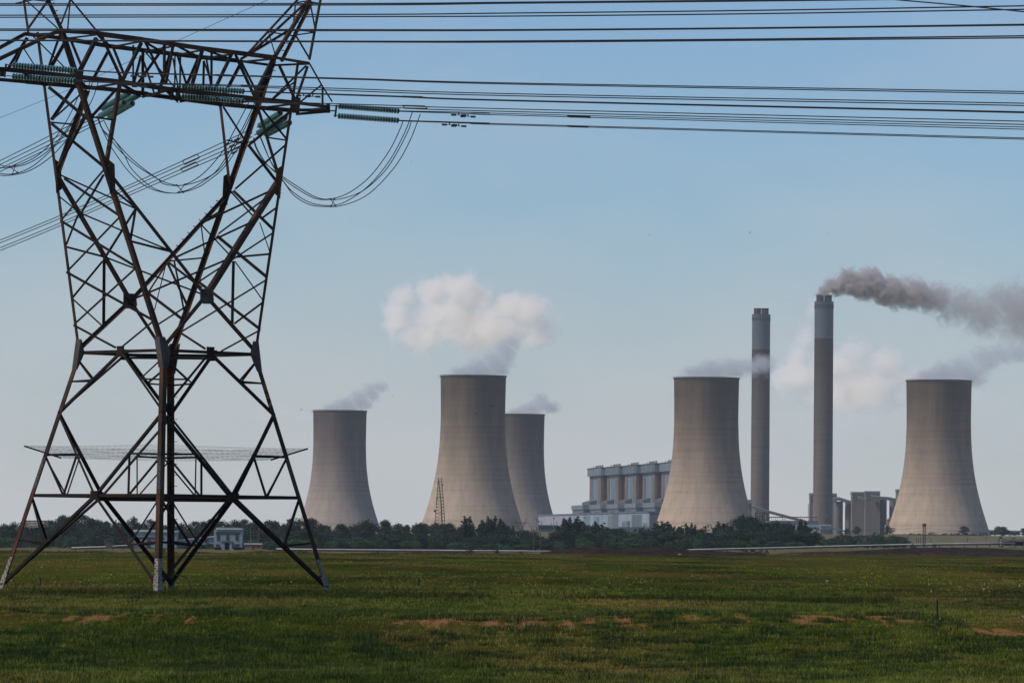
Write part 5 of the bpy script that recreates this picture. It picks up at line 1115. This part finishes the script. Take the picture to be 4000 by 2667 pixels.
def trunk_mesh(name, limbs, seed):
    g = random.Random(seed); mb = MB(); mb.tube(spline([(0, 0, -0.03), (0.01, 0, 0.2), (0.0, 0.01, 0.45), (0.015, 0, 0.75)], 3), 0.022, 7, 0.006)
    for i in range(limbs):
        q = g.uniform(0, 6.28); z = g.uniform(0.22, 0.5); e = Vector((math.cos(q), math.sin(q), 0)) * g.uniform(0.1, 0.22)
        mb.tube([(0, 0, z), e * 0.5 + vert * (z + 0.08), e + vert * (z + 0.22)], 0.010, 5, 0.003)
    o = mb.build(name, M['bark'], None, True); me = o.data; bpy.data.objects.remove(o); return me
def make_kind(kind, seed):
    g = random.Random(seed); cl = []
    if kind == 'broad':
        for i in range(42):
            q = g.uniform(0, 6.28); z = g.uniform(0.06, 0.90); rr = 0.34 * math.sqrt(max(0.05, 1 - ((z - 0.52) / 0.46) ** 2)) * g.uniform(0.45, 1.05); cl.append((rr * math.cos(q), rr * math.sin(q), z, g.uniform(0.10, 0.18)))
        per, sz = 130, 0.022
    elif kind == 'pine':
        for i in range(46):
            q = g.uniform(0, 6.28); z = g.uniform(0.10, 0.95); rr = interp(z, [0.15, 0.4, 0.75, 1.0], [0.26, 0.30, 0.22, 0.03]) * g.uniform(0.3, 1.15); cl.append((rr * math.cos(q), rr * math.sin(q), z, g.uniform(0.075, 0.14)))
        per, sz = 105, 0.020
    elif kind == 'poplar':
        spires = [(g.uniform(-0.14, 0.14), g.uniform(-0.14, 0.14), g.uniform(0.72, 1.0)) for _ in range(4)] + [(0, 0, 1.0)]
        for sx, sy, h in spires:
            for i in range(18):
                t = i / 17; z = 0.06 + (h - 0.06) * t; r_ = 0.125 * (1 - t) ** 0.6 + 0.022; cl.append((sx + g.gauss(0, 0.02), sy + g.gauss(0, 0.02), z - r_ * 0.6, r_))
        per, sz = 66, 0.018
    elif kind == 'thin':
        for i in range(17):
            q = g.uniform(0, 6.28); z = g.uniform(0.40, 0.95); rr = 0.24 * g.uniform(0.1, 1); cl.append((rr * math.cos(q), rr * math.sin(q), z, g.uniform(0.04, 0.085)))
        per, sz = 20, 0.022
    else:
        for i in range(24):
            q = g.uniform(0, 6.28); z = g.uniform(0.05, 0.82); rr = 0.52 * math.sqrt(max(0.04, 1 - (z / 0.95) ** 2)) * g.uniform(0.3, 1.0); cl.append((rr * math.cos(q), rr * math.sin(q), z, g.uniform(0.10, 0.19)))
        per, sz = 80, 0.028
    return leaf_mesh('crown', cl, per, sz, seed), trunk_mesh('trunk', {'bush': 3}.get(kind, 7), seed)
KINDS_ = {k: [make_kind(k, 100 * i + j) for j in range(4)] for i, k in enumerate(('broad', 'pine', 'poplar', 'thin', 'bush'))}
TINT = {'dark': (0.75, 0.82, 0.95, 1), 'mid': (1.05, 1.15, 1.05, 1), 'light': (1.6, 2.0, 1.5, 1), 'grey': (1.0, 0.95, 0.95, 1), 'olive': (1.7, 1.5, 1.0, 1)}
TREES = []
def tree(px, ytop, kind, wpx, Y, tint, row):
    X = X_at(px, Y); zb = zg(X, Y); zt = P(px, ytop, Y).z; h = zt - zb
    if h < 0.4: return
    cm, tm = rnd.choice(KINDS_[kind]); name = 'bush' if kind == 'bush' else ('pine_tree' if kind == 'pine' else 'poplar_tree' if kind == 'poplar' else 'tree')
    r_ = empty(name, (X, Y, zb)); r_.rotation_euler = (0, 0, rnd.uniform(0, 6.28)); w = wpx * Y / FPX / {'broad': 0.80, 'pine': 0.66, 'poplar': 0.46, 'thin': 0.55, 'bush': 1.25}[kind]
    w *= {'bush': 1.0, 'thin': 1.0}.get(kind, 1.28); r_.scale = (w, w, h)
    for nm, me, mt in (('crown', cm, 0), ('trunk', tm, 1)):
        o = shared(nm, me, r_); t_ = TINT[tint]; f_ = rnd.uniform(0.85, 1.18); o.color = (t_[0] * f_, t_[1] * f_, t_[2] * f_, 1)
    TREES.append((px, row, kind, tint, r_))
sky_row = [(-30, 2048, 'pine', 70), (20, 2045, 'broad', 80), (70, 2034, 'broad', 70), (200, 2032, 'pine', 62), (175, 2040, 'pine', 60), (240, 2011, 'pine', 80), (275, 2016, 'pine', 70), (318, 2012, 'pine', 90), (350, 2022, 'pine', 60), (385, 2027, 'broad', 70), (420, 2035, 'pine', 60), (450, 2030, 'poplar', 40), (480, 2040, 'broad', 70), (516, 2017, 'broad', 52), (552, 2032, 'broad', 60), (590, 2030, 'pine', 60), (640, 2042, 'broad', 70), (682, 2036, 'poplar', 34), (720, 2042, 'broad', 70), (765, 2036, 'pine', 60), (800, 2034, 'broad', 70), (826, 2026, 'pine', 52), (870, 2032, 'broad', 80), (915, 2030, 'broad', 80), (952, 2028, 'pine', 70), (985, 2034, 'broad', 70), (1030, 2030, 'broad', 80), (1070, 2034, 'pine', 60), (1105, 2038, 'broad', 60), (1135, 2026, 'pine', 60), (1176, 2017, 'broad', 84), (1215, 2024, 'pine', 70), (1245, 2045, 'broad', 60), (1275, 2052, 'pine', 60),
    (1330, 2046, 'pine', 62), (1385, 2042, 'broad', 80), (1426, 2028, 'broad', 64), (1464, 2040, 'broad', 70), (1504, 2031, 'pine', 58), (1540, 2043, 'broad', 70), (1570, 2040, 'broad', 60), (1615, 2044, 'broad', 70), (1645, 2041, 'pine', 40), (1680, 2043, 'broad', 70), (1714, 2034, 'broad', 56), (1752, 2040, 'broad', 60), (1782, 2052, 'broad', 60), (1818, 2016, 'poplar', 66), (1846, 2044, 'poplar', 50), (1880, 2040, 'poplar', 50), (1905, 2017, 'poplar', 60), (1932, 2015, 'poplar', 64), (1958, 2030, 'poplar', 60), (1975, 2046, 'broad', 50), (2001, 2052, 'poplar', 30), (2030, 2068, 'broad', 90), (2070, 2076, 'broad', 70), (2118, 2094, 'broad', 50), (2165, 2088, 'broad', 50),
    (2200, 2024, 'poplar', 66), (2226, 2019, 'poplar', 66), (2252, 2017, 'poplar', 70), (2272, 2036, 'poplar', 50), (2302, 2042, 'broad', 62), (2326, 2036, 'poplar', 66), (2355, 2042, 'poplar', 60), (2385, 2053, 'broad', 90), (2425, 2062, 'broad', 70), (2462, 2076, 'thin', 40), (2482, 2058, 'thin', 40), (2512, 2054, 'poplar', 30), (2535, 2062, 'thin', 34), (2562, 2037, 'poplar', 70), (2590, 2036, 'poplar', 80), (2618, 2048, 'poplar', 60), (2650, 2056, 'poplar', 28), (2680, 2044, 'poplar', 60), (2700, 2042, 'poplar', 50), (2730, 2064, 'broad', 60), (2760, 2043, 'thin', 46), (2805, 2037, 'poplar', 80), (2835, 2044, 'poplar', 66), (2885, 2011, 'broad', 80), (2925, 2014, 'broad', 70), (2960, 2032, 'broad', 70), (2995, 2038, 'broad', 70), (3035, 2032, 'broad', 70), (3060, 2040, 'broad', 60), (3090, 2046, 'poplar', 60), (3126, 2027, 'poplar', 60), (3148, 2050, 'broad', 44), (3180, 2055, 'thin', 60)]
for px, yt, k, w in sky_row: tree(px, yt, k, w, rnd.uniform(2260, 2380), 'grey' if 1380 < px < 1800 and k == 'broad' else 'dark', 'sky')
for i in range(78):       # shorter trees filling the wood below the skyline
    px = -30 + i * 41.5 + rnd.uniform(-12, 12)
    if 2095 < px < 2175: continue
    yt = interp(px, [-30, 300, 1300, 2000, 2080, 2200, 2600, 2750, 2880, 3190], [2075, 2060, 2075, 2085, 2100, 2070, 2075, 2085, 2060, 2075]) + rnd.uniform(-8, 12)
    tree(px, yt, rnd.choice(['broad', 'broad', 'pine']), rnd.uniform(80, 110), rnd.uniform(2230, 2300), 'dark' if rnd.random() < 0.7 else 'mid', 'fill')
for i in range(56):       # lighter shrubs along the foot of the wood
    px = -20 + i * 57 + rnd.uniform(-22, 22)
    if 2090 < px < 2130: continue
    yt = interp(px, [-20, 300, 700, 1280, 1450, 1700, 2000, 2300, 2500, 2900, 3150], [2095, 2085, 2110, 2108, 2098, 2105, 2118, 2102, 2104, 2108, 2118]) + rnd.uniform(-9, 9)
    tree(px, yt, 'broad' if rnd.random() < 0.5 else 'bush', rnd.uniform(50, 84), rnd.uniform(2130, 2210), rnd.choice(['light', 'light', 'mid']), 'shrub')
for px, yt, w in ((3225, 2104, 44), (3255, 2098, 40), (3275, 2090, 40), (3310, 2084, 60), (3345, 2088, 56), (3385, 2089, 60), (3420, 2084, 70), (3460, 2092, 60), (3495, 2090, 60), (3525, 2094, 50)): tree(px, yt, 'broad', w, rnd.uniform(2900, 3050), 'mid', 'clump')
for px, yt, k, w in ((3307, 2063, 'pine', 22), (3347, 2055, 'pine', 28), (3468, 2052, 'pine', 26), (3488, 2060, 'thin', 30), (3420, 2076, 'bush', 30), (3562, 2080, 'bush', 30), (3590, 2080, 'bush', 26), (3640, 2077, 'bush', 44), (3690, 2081, 'bush', 40), (3720, 2080, 'bush', 36), (3766, 2054, 'pine', 34), (3740, 2079, 'bush', 36), (3800, 2080, 'bush', 40), (3840, 2078, 'bush', 44), (3875, 2076, 'bush', 40), (3912, 2054, 'broad', 52), (3945, 2074, 'bush', 36), (3975, 2074, 'bush', 40), (3998, 2062, 'pine', 30), (4025, 2074, 'bush', 40)): tree(px, yt, k, w, rnd.uniform(4185, 4230), 'dark', 'bank')
for px, yt, w in ((3906, 2086, 34), (3958, 2092, 26), (3566, 2117, 36), (3650, 2118, 26), (1345, 2138, 30), (3410, 2130, 14)): tree(px, yt, 'bush', w, 1790 if yt > 2100 else 2600, 'mid', 'slope')
for px, yt, w, tn in ((1836, 2132, 44, 'olive'), (1940, 2136, 36, 'olive'), (2905, 2138, 40, 'mid'), (2940, 2139, 44, 'mid'), (2970, 2138, 30, 'olive'), (2995, 2144, 24, 'dark'), (3388, 2152, 22, 'mid'), (3630, 2152, 24, 'mid'), (3690, 2149, 22, 'dark'), (3940, 2164, 16, 'dark'), (1476, 2146, 8, 'dark'), (2035, 2150, 20, 'dark'), (560, 2143, 30, 'mid'), (640, 2140, 20, 'mid'), (755, 2138, 22, 'dark'), (52, 2148, 22, 'dark'), (105, 2146, 30, 'olive'), (230, 2147, 22, 'olive'), (298, 2150, 18, 'olive')):
    Yb = edge_Y((px - 2000) / FPX) * 1.04; tree(px, yt, 'bush', w, Yb, tn, 'edge')
ORD = ('first', 'second', 'third', 'fourth', 'fifth', 'sixth', 'seventh', 'eighth', 'ninth', 'tenth', 'eleventh', 'twelfth', 'thirteenth', 'fourteenth', 'fifteenth', 'sixteenth', 'seventeenth', 'eighteenth', 'nineteenth', 'twentieth')
SEGM = [(-99, 425, -1, 'small brick tower', 'under the pylon'), (425, 890, 1, 'small brick tower', 'towards the transfer houses'), (890, 1330, 1, 'orange brick hut', 'away from the transfer houses'), (1330, 1718, -1, 'radio mast', 'towards the pylon'), (1718, 2033, 1, 'radio mast', 'towards the Y shaped pylon'), (2033, 2180, 1, 'Y shaped pylon', 'before the switchgear'), (2180, 2456, -1, 'rusty lattice pole', 'before the turbine hall'), (2456, 2699, 1, 'rusty lattice pole', 'away from the turbine hall'), (2699, 2937, 1, 'dark armed pole', 'below the tan tower'), (2937, 3219, -1, 'smoking chimney', 'towards the tan tower'), (3219, 3610, -1, 'twin pole', 'below the silos'), (3610, 4200, 1, 'twin pole', 'away from the silos')]
ROWS = {'sky': ('tall %s', 'tall trees of the wood'), 'fill': ('middle row %s', 'middle row trees of the wood'), 'shrub': ('low pale %s', 'low light trees along the wood foot'), 'clump': ('round %s', 'clump of trees below the silos'), 'bank': ('bank top %s', 'bushes and trees on the bank top'), 'slope': ('small slope %s', 'bushes on the slope and by the conveyor'), 'edge': ('field edge %s', 'bushes along the field edge')}
for a_, b_, dr, mark, where in SEGM:
    for rw, (ad, grp) in ROWS.items():
        for kn in ('tree', 'pine_tree', 'poplar_tree', 'bush'):
            grp_ = sorted([t for t in TREES if t[1] == rw and a_ <= t[0] < b_ and t[4].name.split('.')[0] == kn], key=lambda t: t[0] * dr)
            for i, t in enumerate(grp_):
                w_ = {'tree': 'leafy tree', 'pine_tree': 'pine', 'poplar_tree': 'poplar', 'bush': 'bush'}[kn]
                tag(t[4], '%s, %s from the %s %s' % (ad % w_, ORD[i] if len(grp_) > 1 else 'only one', mark, where), 'bush' if kn == 'bush' else 'tree', grp, 'thing')

# ================================================================ SMALL THINGS IN THE FIELD
def ground_at(px, py):
    """where the sight line through a pixel meets the field"""
    d = ray(px, py); lo = hi = None; t = 35.0
    while t < 1500:
        p = CAM + d * t
        if p.z < zfield(p.x, p.y): return Vector((p.x, p.y, zfield(p.x, p.y)))
        t += 0.6
    return CAM + d * t
M['post'] = nmat('black_post', (0.006, 0.006, 0.006), (0.016, 0.015, 0.014), 4, 0.8)
def post(px, ytop, ybot, wpx, label):
    g_ = ground_at(px, ybot); Y = g_.y; top = P(px, ytop, Y); w = wpx * Y / FPX
    mb = MB(); mb.tube([g_ - vert * 0.1, g_ + vert * 0.4, (top.x, Y, top.z)], w / 2, 10); tag(mb.build('fence_post', M['post'], None), label, 'post', 'posts standing in the field')
post(3661, 2342, 2427, 7, 'tall black fence post at the right, beside a white bag'); post(1636, 2276, 2292, 6, 'short dark post right of the pylon'); post(158, 2272, 2288, 5, 'short dark post left of the front pylon foot')
for i, x in enumerate((295, 1640, 2238, 2434, 2617, 2808, 3586, 3785)): 
    Yb = edge_Y((x - 2000) / FPX) * 1.01; gx = P(x, 2150, Yb); z0 = zfar(gx.x, Yb); mb = MB(); mb.bar((gx.x, Yb, z0 - 0.2), (gx.x, Yb, z0 + 0.85), 0.10); tag(mb.build('fence_post', M['post']), ('thin fence post at the field edge, %s from the left' % ORD[i]), 'post', 'thin posts along the field edge')
far_wire([(3690, 2431), (3800, 2432), (3900, 2432), (4100, 2433)], 118, 0.0035, 'thin pale fence wire stretched over the sandy cut at the right')
M['bag_white'] = nmat('white_plastic', (0.22, 0.21, 0.19), (0.42, 0.40, 0.36), 8, 0.5); M['bag_dark'] = nmat('black_plastic', (0.010, 0.010, 0.010), (0.03, 0.03, 0.03), 8, 0.4)
M['bag_tan'] = nmat('tan_plastic', (0.14, 0.09, 0.06), (0.24, 0.17, 0.12), 8, 0.7); M['bag_yellow'] = nmat('faded_yellow_plastic', (0.22, 0.22, 0.07), (0.34, 0.32, 0.14), 8, 0.6)
def scrap(px, py, wpx, hpx, mt, label):
    g_ = ground_at(px, py); w, h = wpx * g_.y / FPX, hpx * g_.y / FPX; rr = random.Random(int(px * 7 + py)); vs = []; k = 9; rings = 6
    for i in range(rings):
        z = i / (rings - 1)
        for j in range(k):
            q = 2 * math.pi * j / k; r_ = (0.5 * math.sin(math.pi * (0.12 + 0.80 * z)) ** 0.6) * rr.uniform(0.55, 1.15)
            vs.append((g_.x + w * r_ * math.cos(q) + w * 0.25 * z * rr.uniform(-0.4, 0.8), g_.y + w * 0.6 * r_ * math.sin(q), g_.z - 0.02 + h * (z + rr.uniform(-0.07, 0.07))))
    mb = MB(); mb.add(vs, [(i * k + j, i * k + (j + 1) % k, (i + 1) * k + (j + 1) % k, (i + 1) * k + j) for i in range(rings - 1) for j in range(k)] + [tuple(range(k))[::-1], tuple(range((rings - 1) * k, rings * k))])
    tag(mb.build('plastic_litter', M[mt], None, False), label, 'litter', 'plastic litter blown over the field')
for x, y, w, h, mt, lb in ((3671, 2423, 14, 15, 'bag_white', 'white plastic bag at the foot of the tall black post'), (3559, 2402, 6, 20, 'bag_tan', 'pale upright scrap left of the tall black post'), (3640, 2392, 11, 10, 'bag_tan', 'tan bag, left one of two just behind the tall post'), (3651, 2392, 10, 7, 'bag_tan', 'tan bag touching the tall post on its left'),
        (3843, 2304, 9, 9, 'bag_white', 'white crumpled bag in the right field, brightest of the far litter'), (3846, 2286, 4, 10, 'bag_white', 'pale upright scrap above the bright white bag'), (3864, 2314, 6, 10, 'bag_yellow', 'yellow green bag just right of the bright white bag'), (3983, 2290, 7, 10, 'bag_white', 'pale litter clump at the right edge, farther one'), (3977, 2413, 9, 7, 'bag_white', 'pale bag at the right edge, left of a dark lump'), (3996, 2412, 9, 9, 'bag_white', 'pale bag cut by the right edge'), (3987, 2414, 10, 8, 'bag_dark', 'dark bag between two pale bags at the right edge'), (3980, 2402, 4, 13, 'bag_yellow', 'upright yellow scrap above the bags at the right edge'),
        (3938, 2322, 9, 6, 'bag_yellow', 'yellow scrap right of the litter in the far right field'), (3945, 2326, 6, 6, 'bag_dark', 'dark scrap beside the yellow scrap in the far right field'), (3638, 2313, 5, 10, 'bag_white', 'black and white scrap above the tan bags'), (3628, 2286, 5, 10, 'bag_white', 'pale scrap nearest the far edge left of the tall post'), (3632, 2284, 4, 6, 'bag_yellow', 'yellow scrap touching a pale scrap left of the tall post'), (3897, 2366, 5, 13, 'bag_dark', 'dark upright bag in the right field'), (3648, 2364, 5, 9, 'bag_dark', 'dark scrap just left of the tall black post top'), (3526, 2348, 5, 9, 'bag_tan', 'orange tan scrap far left of the tall black post'),
        (3718, 2326, 9, 7, 'bag_tan', 'tan scrap upper right of the tall black post'), (3774, 2338, 8, 8, 'bag_dark', 'dark leafy scrap right of the tall black post'), (3705, 2398, 12, 10, 'bag_yellow', 'green pale scrap right of the tall black post'), (3236, 2303, 5, 8, 'bag_dark', 'dark scrap with white edge in the middle right field'), (3231, 2272, 12, 8, 'bag_white', 'pale forked scrap in the middle right field'), (3078, 2298, 4, 9, 'bag_tan', 'small tan scrap left of the forked scrap'), (3406, 2240, 8, 4, 'bag_yellow', 'yellow scrap at the far side of the right field'), (2960, 2310, 9, 8, 'bag_dark', 'dark scrap over the sandy patches'), (3298, 2335, 6, 10, 'bag_dark', 'dark upright scrap behind the sandy patches'), (3284, 2352, 5, 7, 'bag_tan', 'tan scrap just below a dark upright scrap'),
        (890, 2258, 4, 7, 'bag_white', 'white scrap between the pylon legs, biggest'), (995, 2256, 3, 5, 'bag_white', 'tiny white scrap between the pylon legs'), (1137, 2272, 10, 5, 'bag_yellow', 'yellow scrap left of the right pylon foot'), (435, 2246, 8, 6, 'bag_yellow', 'yellow scrap left of the front pylon leg'), (315, 2276, 8, 6, 'bag_yellow', 'yellow scrap farther left of the front pylon leg'), (163, 2218, 8, 8, 'bag_yellow', 'yellow scrap near the left pylon leg'), (1500, 2280, 3, 8, 'bag_white', 'white upright scrap right of the pylon'), (1760, 2272, 9, 9, 'bag_dark', 'dark scrap in the field right of the short post'), (1857, 2275, 10, 6, 'bag_tan', 'tan scrap in the field farther right of the short post'), (1842, 2294, 6, 8, 'bag_dark', 'dark scrap below the tan scrap right of the short post'), (2655, 2167, 18, 5, 'bag_white', 'flat pale slab lying on the field edge before the mound')): scrap(x, y, w, h, mt, lb)
# birds
M['bird'] = nmat('dark_feathers', (0.012, 0.011, 0.011), (0.03, 0.028, 0.027), 8, 0.8)
def bird(px, py, s_, roll, label):
    Y = 900; c_ = P(px, py, Y); L_ = s_ * Y / FPX; mb = MB(); r_ = Matrix.Rotation(roll, 3, 'Y')
    def w(x, y, z): return c_ + r_ @ Vector((x * L_, y * L_, z * L_))
    mb.tube([w(-0.55, 0, 0), w(-0.25, 0, 0.03), w(0.1, 0, 0.04), w(0.35, 0, 0.06), w(0.5, 0, 0.03)], 0.10 * L_, 6, 0.05 * L_)
    for sg in (-1, 1): mb.add([w(0.2, 0.05 * sg, 0.05), w(-0.15, 0.05 * sg, 0.05), w(-0.35, 0.5 * sg, 0.45), w(-0.3, 0.8 * sg, 0.5), w(0.1, 0.45 * sg, 0.42), w(0.2, 0.05 * sg, 0.02), w(-0.15, 0.05 * sg, 0.02), w(-0.35, 0.5 * sg, 0.42)], [(0, 1, 2, 3, 4), (5, 4, 3, 2, 7), (5, 7, 6), (0, 4, 5), (1, 6, 7, 2)])
    tag(mb.build('bird', M['bird']), label, 'bird', 'birds in the sky')
for x, y, s_, rl, lb in ((2537, 918, 6, 1.2, 'dark bird in open sky right of the big cloud'), (2931, 909, 7, -0.5, 'dark bird above the idle chimney'), (3235, 916, 5, 0.1, 'tiny dark bird above the smoking chimney'), (1608, 633, 5, 0.1, 'tiny dark bird below the right jumper loop'), (1534, 1550, 5, 1.3, 'dark bird right of the solitary grey cooling tower steam'), (1178, 1600, 7, -0.5, 'dark bird left of the solitary grey cooling tower'), (1863, 1615, 8, 0.1, 'dark bird against the tall tan tower, lower one'), (1921, 1586, 5, 0.0, 'dark bird against the tall tan tower, upper one')): bird(x, y, s_, rl, lb)

# ================================================================ STEAM, SMOKE, CLOUDS
def vapour(name, lobes, Y, dens, color, nscale, amp, sharp, depth, label, aniso=0.2, detail=6, dist=0.6, step=1.0, stretch=(1, 1, 1), fade=None):
    """volume of scattering droplets: ellipsoidal billows broken up by fractal noise"""
    L_ = []
    for lo in lobes:
        px, py, rx, rz = lo[:4]; c_ = P(px, py, Y + (lo[4] if len(lo) > 4 else 0)); k = Y / FPX; L_.append((c_, rx * k, depth * (rx + rz) * 0.5 * k, rz * k))
    o0 = L_[0][0]; ex = 1 + amp * 0.55
    lo_ = [min(c_[i] - r[i] * ex for c_, *r in L_) - o0[i] for i in range(3)]; hi_ = [max(c_[i] + r[i] * ex for c_, *r in L_) - o0[i] for i in range(3)]
    mb = MB(); mb.box(lo_[0], hi_[0], lo_[1], hi_[1], lo_[2], hi_[2]); me_o = mb.build(name, None); me_o.location = o0
    m = bpy.data.materials.new(name + '_vapour'); m.use_nodes = True; n, l = m.node_tree.nodes, m.node_tree.links; n.remove(n['Principled BSDF'])
    pv = n.new('ShaderNodeVolumePrincipled'); l.new(pv.outputs[0], n['Material Output'].inputs['Volume']); pv.inputs['Color'].default_value = (*color, 1); pv.inputs['Anisotropy'].default_value = aniso
    tc = n.new('ShaderNodeTexCoord').outputs['Object']; f = None
    for c_, rx, ry, rz in L_:
        d = c_ - o0; mp = n.new('ShaderNodeMapping'); mp.vector_type = 'POINT'; l.new(tc, mp.inputs[0])
        mp.inputs['Location'].default_value = (-d.x / rx, -d.y / ry, -d.z / rz); mp.inputs['Scale'].default_value = (1 / rx, 1 / ry, 1 / rz)
        ln = n.new('ShaderNodeVectorMath'); ln.operation = 'LENGTH'; l.new(mp.outputs[0], ln.inputs[0]); v = math_(n, l, 'SUBTRACT', 1.0, ln.outputs['Value'])
        f = v if f is None else math_(n, l, 'MAXIMUM', f, v)
    t = noise(n, l, tc, nscale, detail, 0.62, stretch, dist)
    g_ = math_(n, l, 'ADD', f, math_(n, l, 'MULTIPLY', math_(n, l, 'SUBTRACT', t.outputs[0], 0.5), 2 * amp))
    dd = math_(n, l, 'MULTIPLY', math_(n, l, 'MULTIPLY', g_, sharp, True), dens)
    if fade:        # the plume thins as it spreads downwind
        sx = n.new('ShaderNodeSeparateXYZ'); l.new(tc, sx.inputs[0]); mr = n.new('ShaderNodeMapRange'); l.new(sx.outputs[0], mr.inputs[0])
        mr.inputs[1].default_value = 0; mr.inputs[2].default_value = fade[0]; mr.inputs[3].default_value = 1; mr.inputs[4].default_value = fade[1]; dd = math_(n, l, 'MULTIPLY', dd, mr.outputs[0])
    l.new(dd, pv.inputs['Density'])
    m.cycles.volume_step_rate = step; me_o.data.materials.append(m); tag(me_o, label, name.replace('_', ' '), {'steam_plume': 'steam plumes of the cooling towers', 'smoke_plume': 'smoke of the chimneys', 'cloud': 'clouds in the sky'}[name], 'thing'); return me_o
ST = (0.80, 0.83, 0.86); SW = dict(detail=9, dist=1.6, step=0.5, stretch=(1.0, 1.0, 1.5))
vapour('steam_plume', [(1255, 1606, 50, 13), (1305, 1596, 62, 26), (1355, 1582, 62, 42), (1405, 1562, 56, 50), (1445, 1535, 46, 40), (1480, 1512, 40, 26)], 5850, 0.048, ST, 0.060, 1.15, 1.6, 1.8, 'steam drifting off the solitary grey cooling tower', **SW)
vapour('steam_plume', [(1765, 1470, 64, 14), (1820, 1456, 80, 32), (1880, 1440, 84, 50), (1935, 1420, 72, 62), (1975, 1378, 46, 60), (2000, 1338, 36, 42)], 4800, 0.050, ST, 0.070, 1.15, 1.6, 1.8, 'steam rising off the tall tan cooling tower', **SW)
vapour('steam_plume', [(1980, 1620, 50, 13), (2030, 1610, 60, 24), (2075, 1596, 54, 40), (2112, 1572, 44, 48), (2145, 1588, 50, 30)], 6000, 0.048, ST, 0.060, 1.15, 1.6, 1.8, 'steam off the half hidden far cooling tower', **SW)
vapour('steam_plume', [(2675, 1474, 60, 13), (2730, 1456, 84, 36), (2790, 1442, 92, 48), (2860, 1438, 92, 46), (2925, 1436, 80, 42), (2985, 1424, 60, 46)], 4800, 0.048, ST, 0.070, 1.15, 1.6, 1.8, 'steam trailing from the tan tower across the idle chimney', **SW)
vapour('steam_plume', [(3585, 1484, 60, 13), (3640, 1468, 84, 32), (3700, 1452, 90, 50), (3760, 1442, 80, 60), (3805, 1462, 66, 56), (3845, 1405, 66, 60), (3910, 1385, 76, 46), (3985, 1378, 80, 46)], 4800, 0.048, ST, 0.070, 1.2, 1.5, 1.8, 'steam trailing from the cooling tower beside the silos', **SW)
vapour('smoke_plume', [(3200, 1150, 20, 12), (3222, 1136, 36, 24), (3262, 1116, 54, 40), (3320, 1100, 70, 56), (3390, 1112, 86, 64), (3470, 1132, 100, 64), (3570, 1150, 110, 62), (3670, 1168, 110, 70), (3760, 1200, 110, 84), (3850, 1226, 120, 100), (3905, 1170, 100, 84), (3990, 1220, 130, 140), (4100, 1230, 140, 170)], 5820, 0.55, (0.70, 0.665, 0.655), 0.075, 1.3, 1.5, 1.0, 'grey smoke plume blowing from the smoking chimney', detail=9, dist=1.2, step=0.3, fade=(150, 0.075))
vapour('smoke_plume', [(2966, 1190, 16, 12), (2990, 1172, 30, 14), (3040, 1166, 44, 14), (3100, 1176, 40, 14)], 6160, 0.006, (0.7, 0.68, 0.66), 0.045, 0.6, 1.6, 1.0, 'very faint smoke haze off the idle chimney')
CL = (1.0, 0.98, 0.945)
vapour('cloud', [(1575, 1150, 66, 58), (1556, 1235, 74, 76), (1690, 1140, 84, 70), (1790, 1122, 90, 72), (1860, 1165, 84, 76), (1750, 1240, 160, 110), (1985, 1190, 90, 66), (2060, 1215, 92, 82), (1900, 1290, 210, 96), (1640, 1320, 120, 70), (2110, 1290, 90, 70)], 11500, 0.065, CL, 0.022, 1.35, 1.3, 0.9, 'big pale cumulus cloud above the tall tan tower', 0.3, 7, 0.4)
vapour('cloud', [(3176, 1200, 34, 46), (3150, 1320, 52, 52), (3110, 1395, 66, 60), (3340, 1368, 84, 66), (3440, 1420, 110, 70), (3250, 1430, 150, 80), (3140, 1460, 130, 80), (3560, 1470, 120, 60), (3330, 1530, 240, 90)], 11500, 0.06, CL, 0.020, 1.2, 1.1, 0.9, 'fainter pale cloud behind the two chimneys', 0.3, 7, 0.4)
vapour('cloud', [(3350, 1620, 300, 110), (3700, 1560, 260, 120), (3850, 1720, 240, 110), (3050, 1650, 160, 80)], 12500, 0.006, CL, 0.008, 0.9, 1.0, 0.7, 'thin pale cloud veil low behind the tower beside the silos', 0.3, 6, 0.4)
vapour('cloud', [(1120, 1590, 110, 50), (1200, 1620, 90, 40), (1010, 1630, 80, 30)], 12500, 0.010, CL, 0.012, 0.9, 1.0, 0.7, 'small faint cloud low between the pylon and the leftmost tower', 0.3, 6, 0.4)
# one even box of air round the whole place
mb = MB(); mb.box(-1400, 1400, -40, 7600, -3.5, 345); hz = mb.build('haze', None); tag(hz, 'thin summer haze over the whole landscape', 'haze', kind='stuff')
m = bpy.data.materials.new('haze_air'); m.use_nodes = True; n, l = m.node_tree.nodes, m.node_tree.links; n.remove(n['Principled BSDF'])
pv = n.new('ShaderNodeVolumePrincipled'); l.new(pv.outputs[0], n['Material Output'].inputs['Volume']); pv.inputs['Color'].default_value = (0.94, 0.97, 1.0, 1); pv.inputs['Density'].default_value = 0.000026; pv.inputs['Anisotropy'].default_value = 0.3
hz.data.materials.append(m)
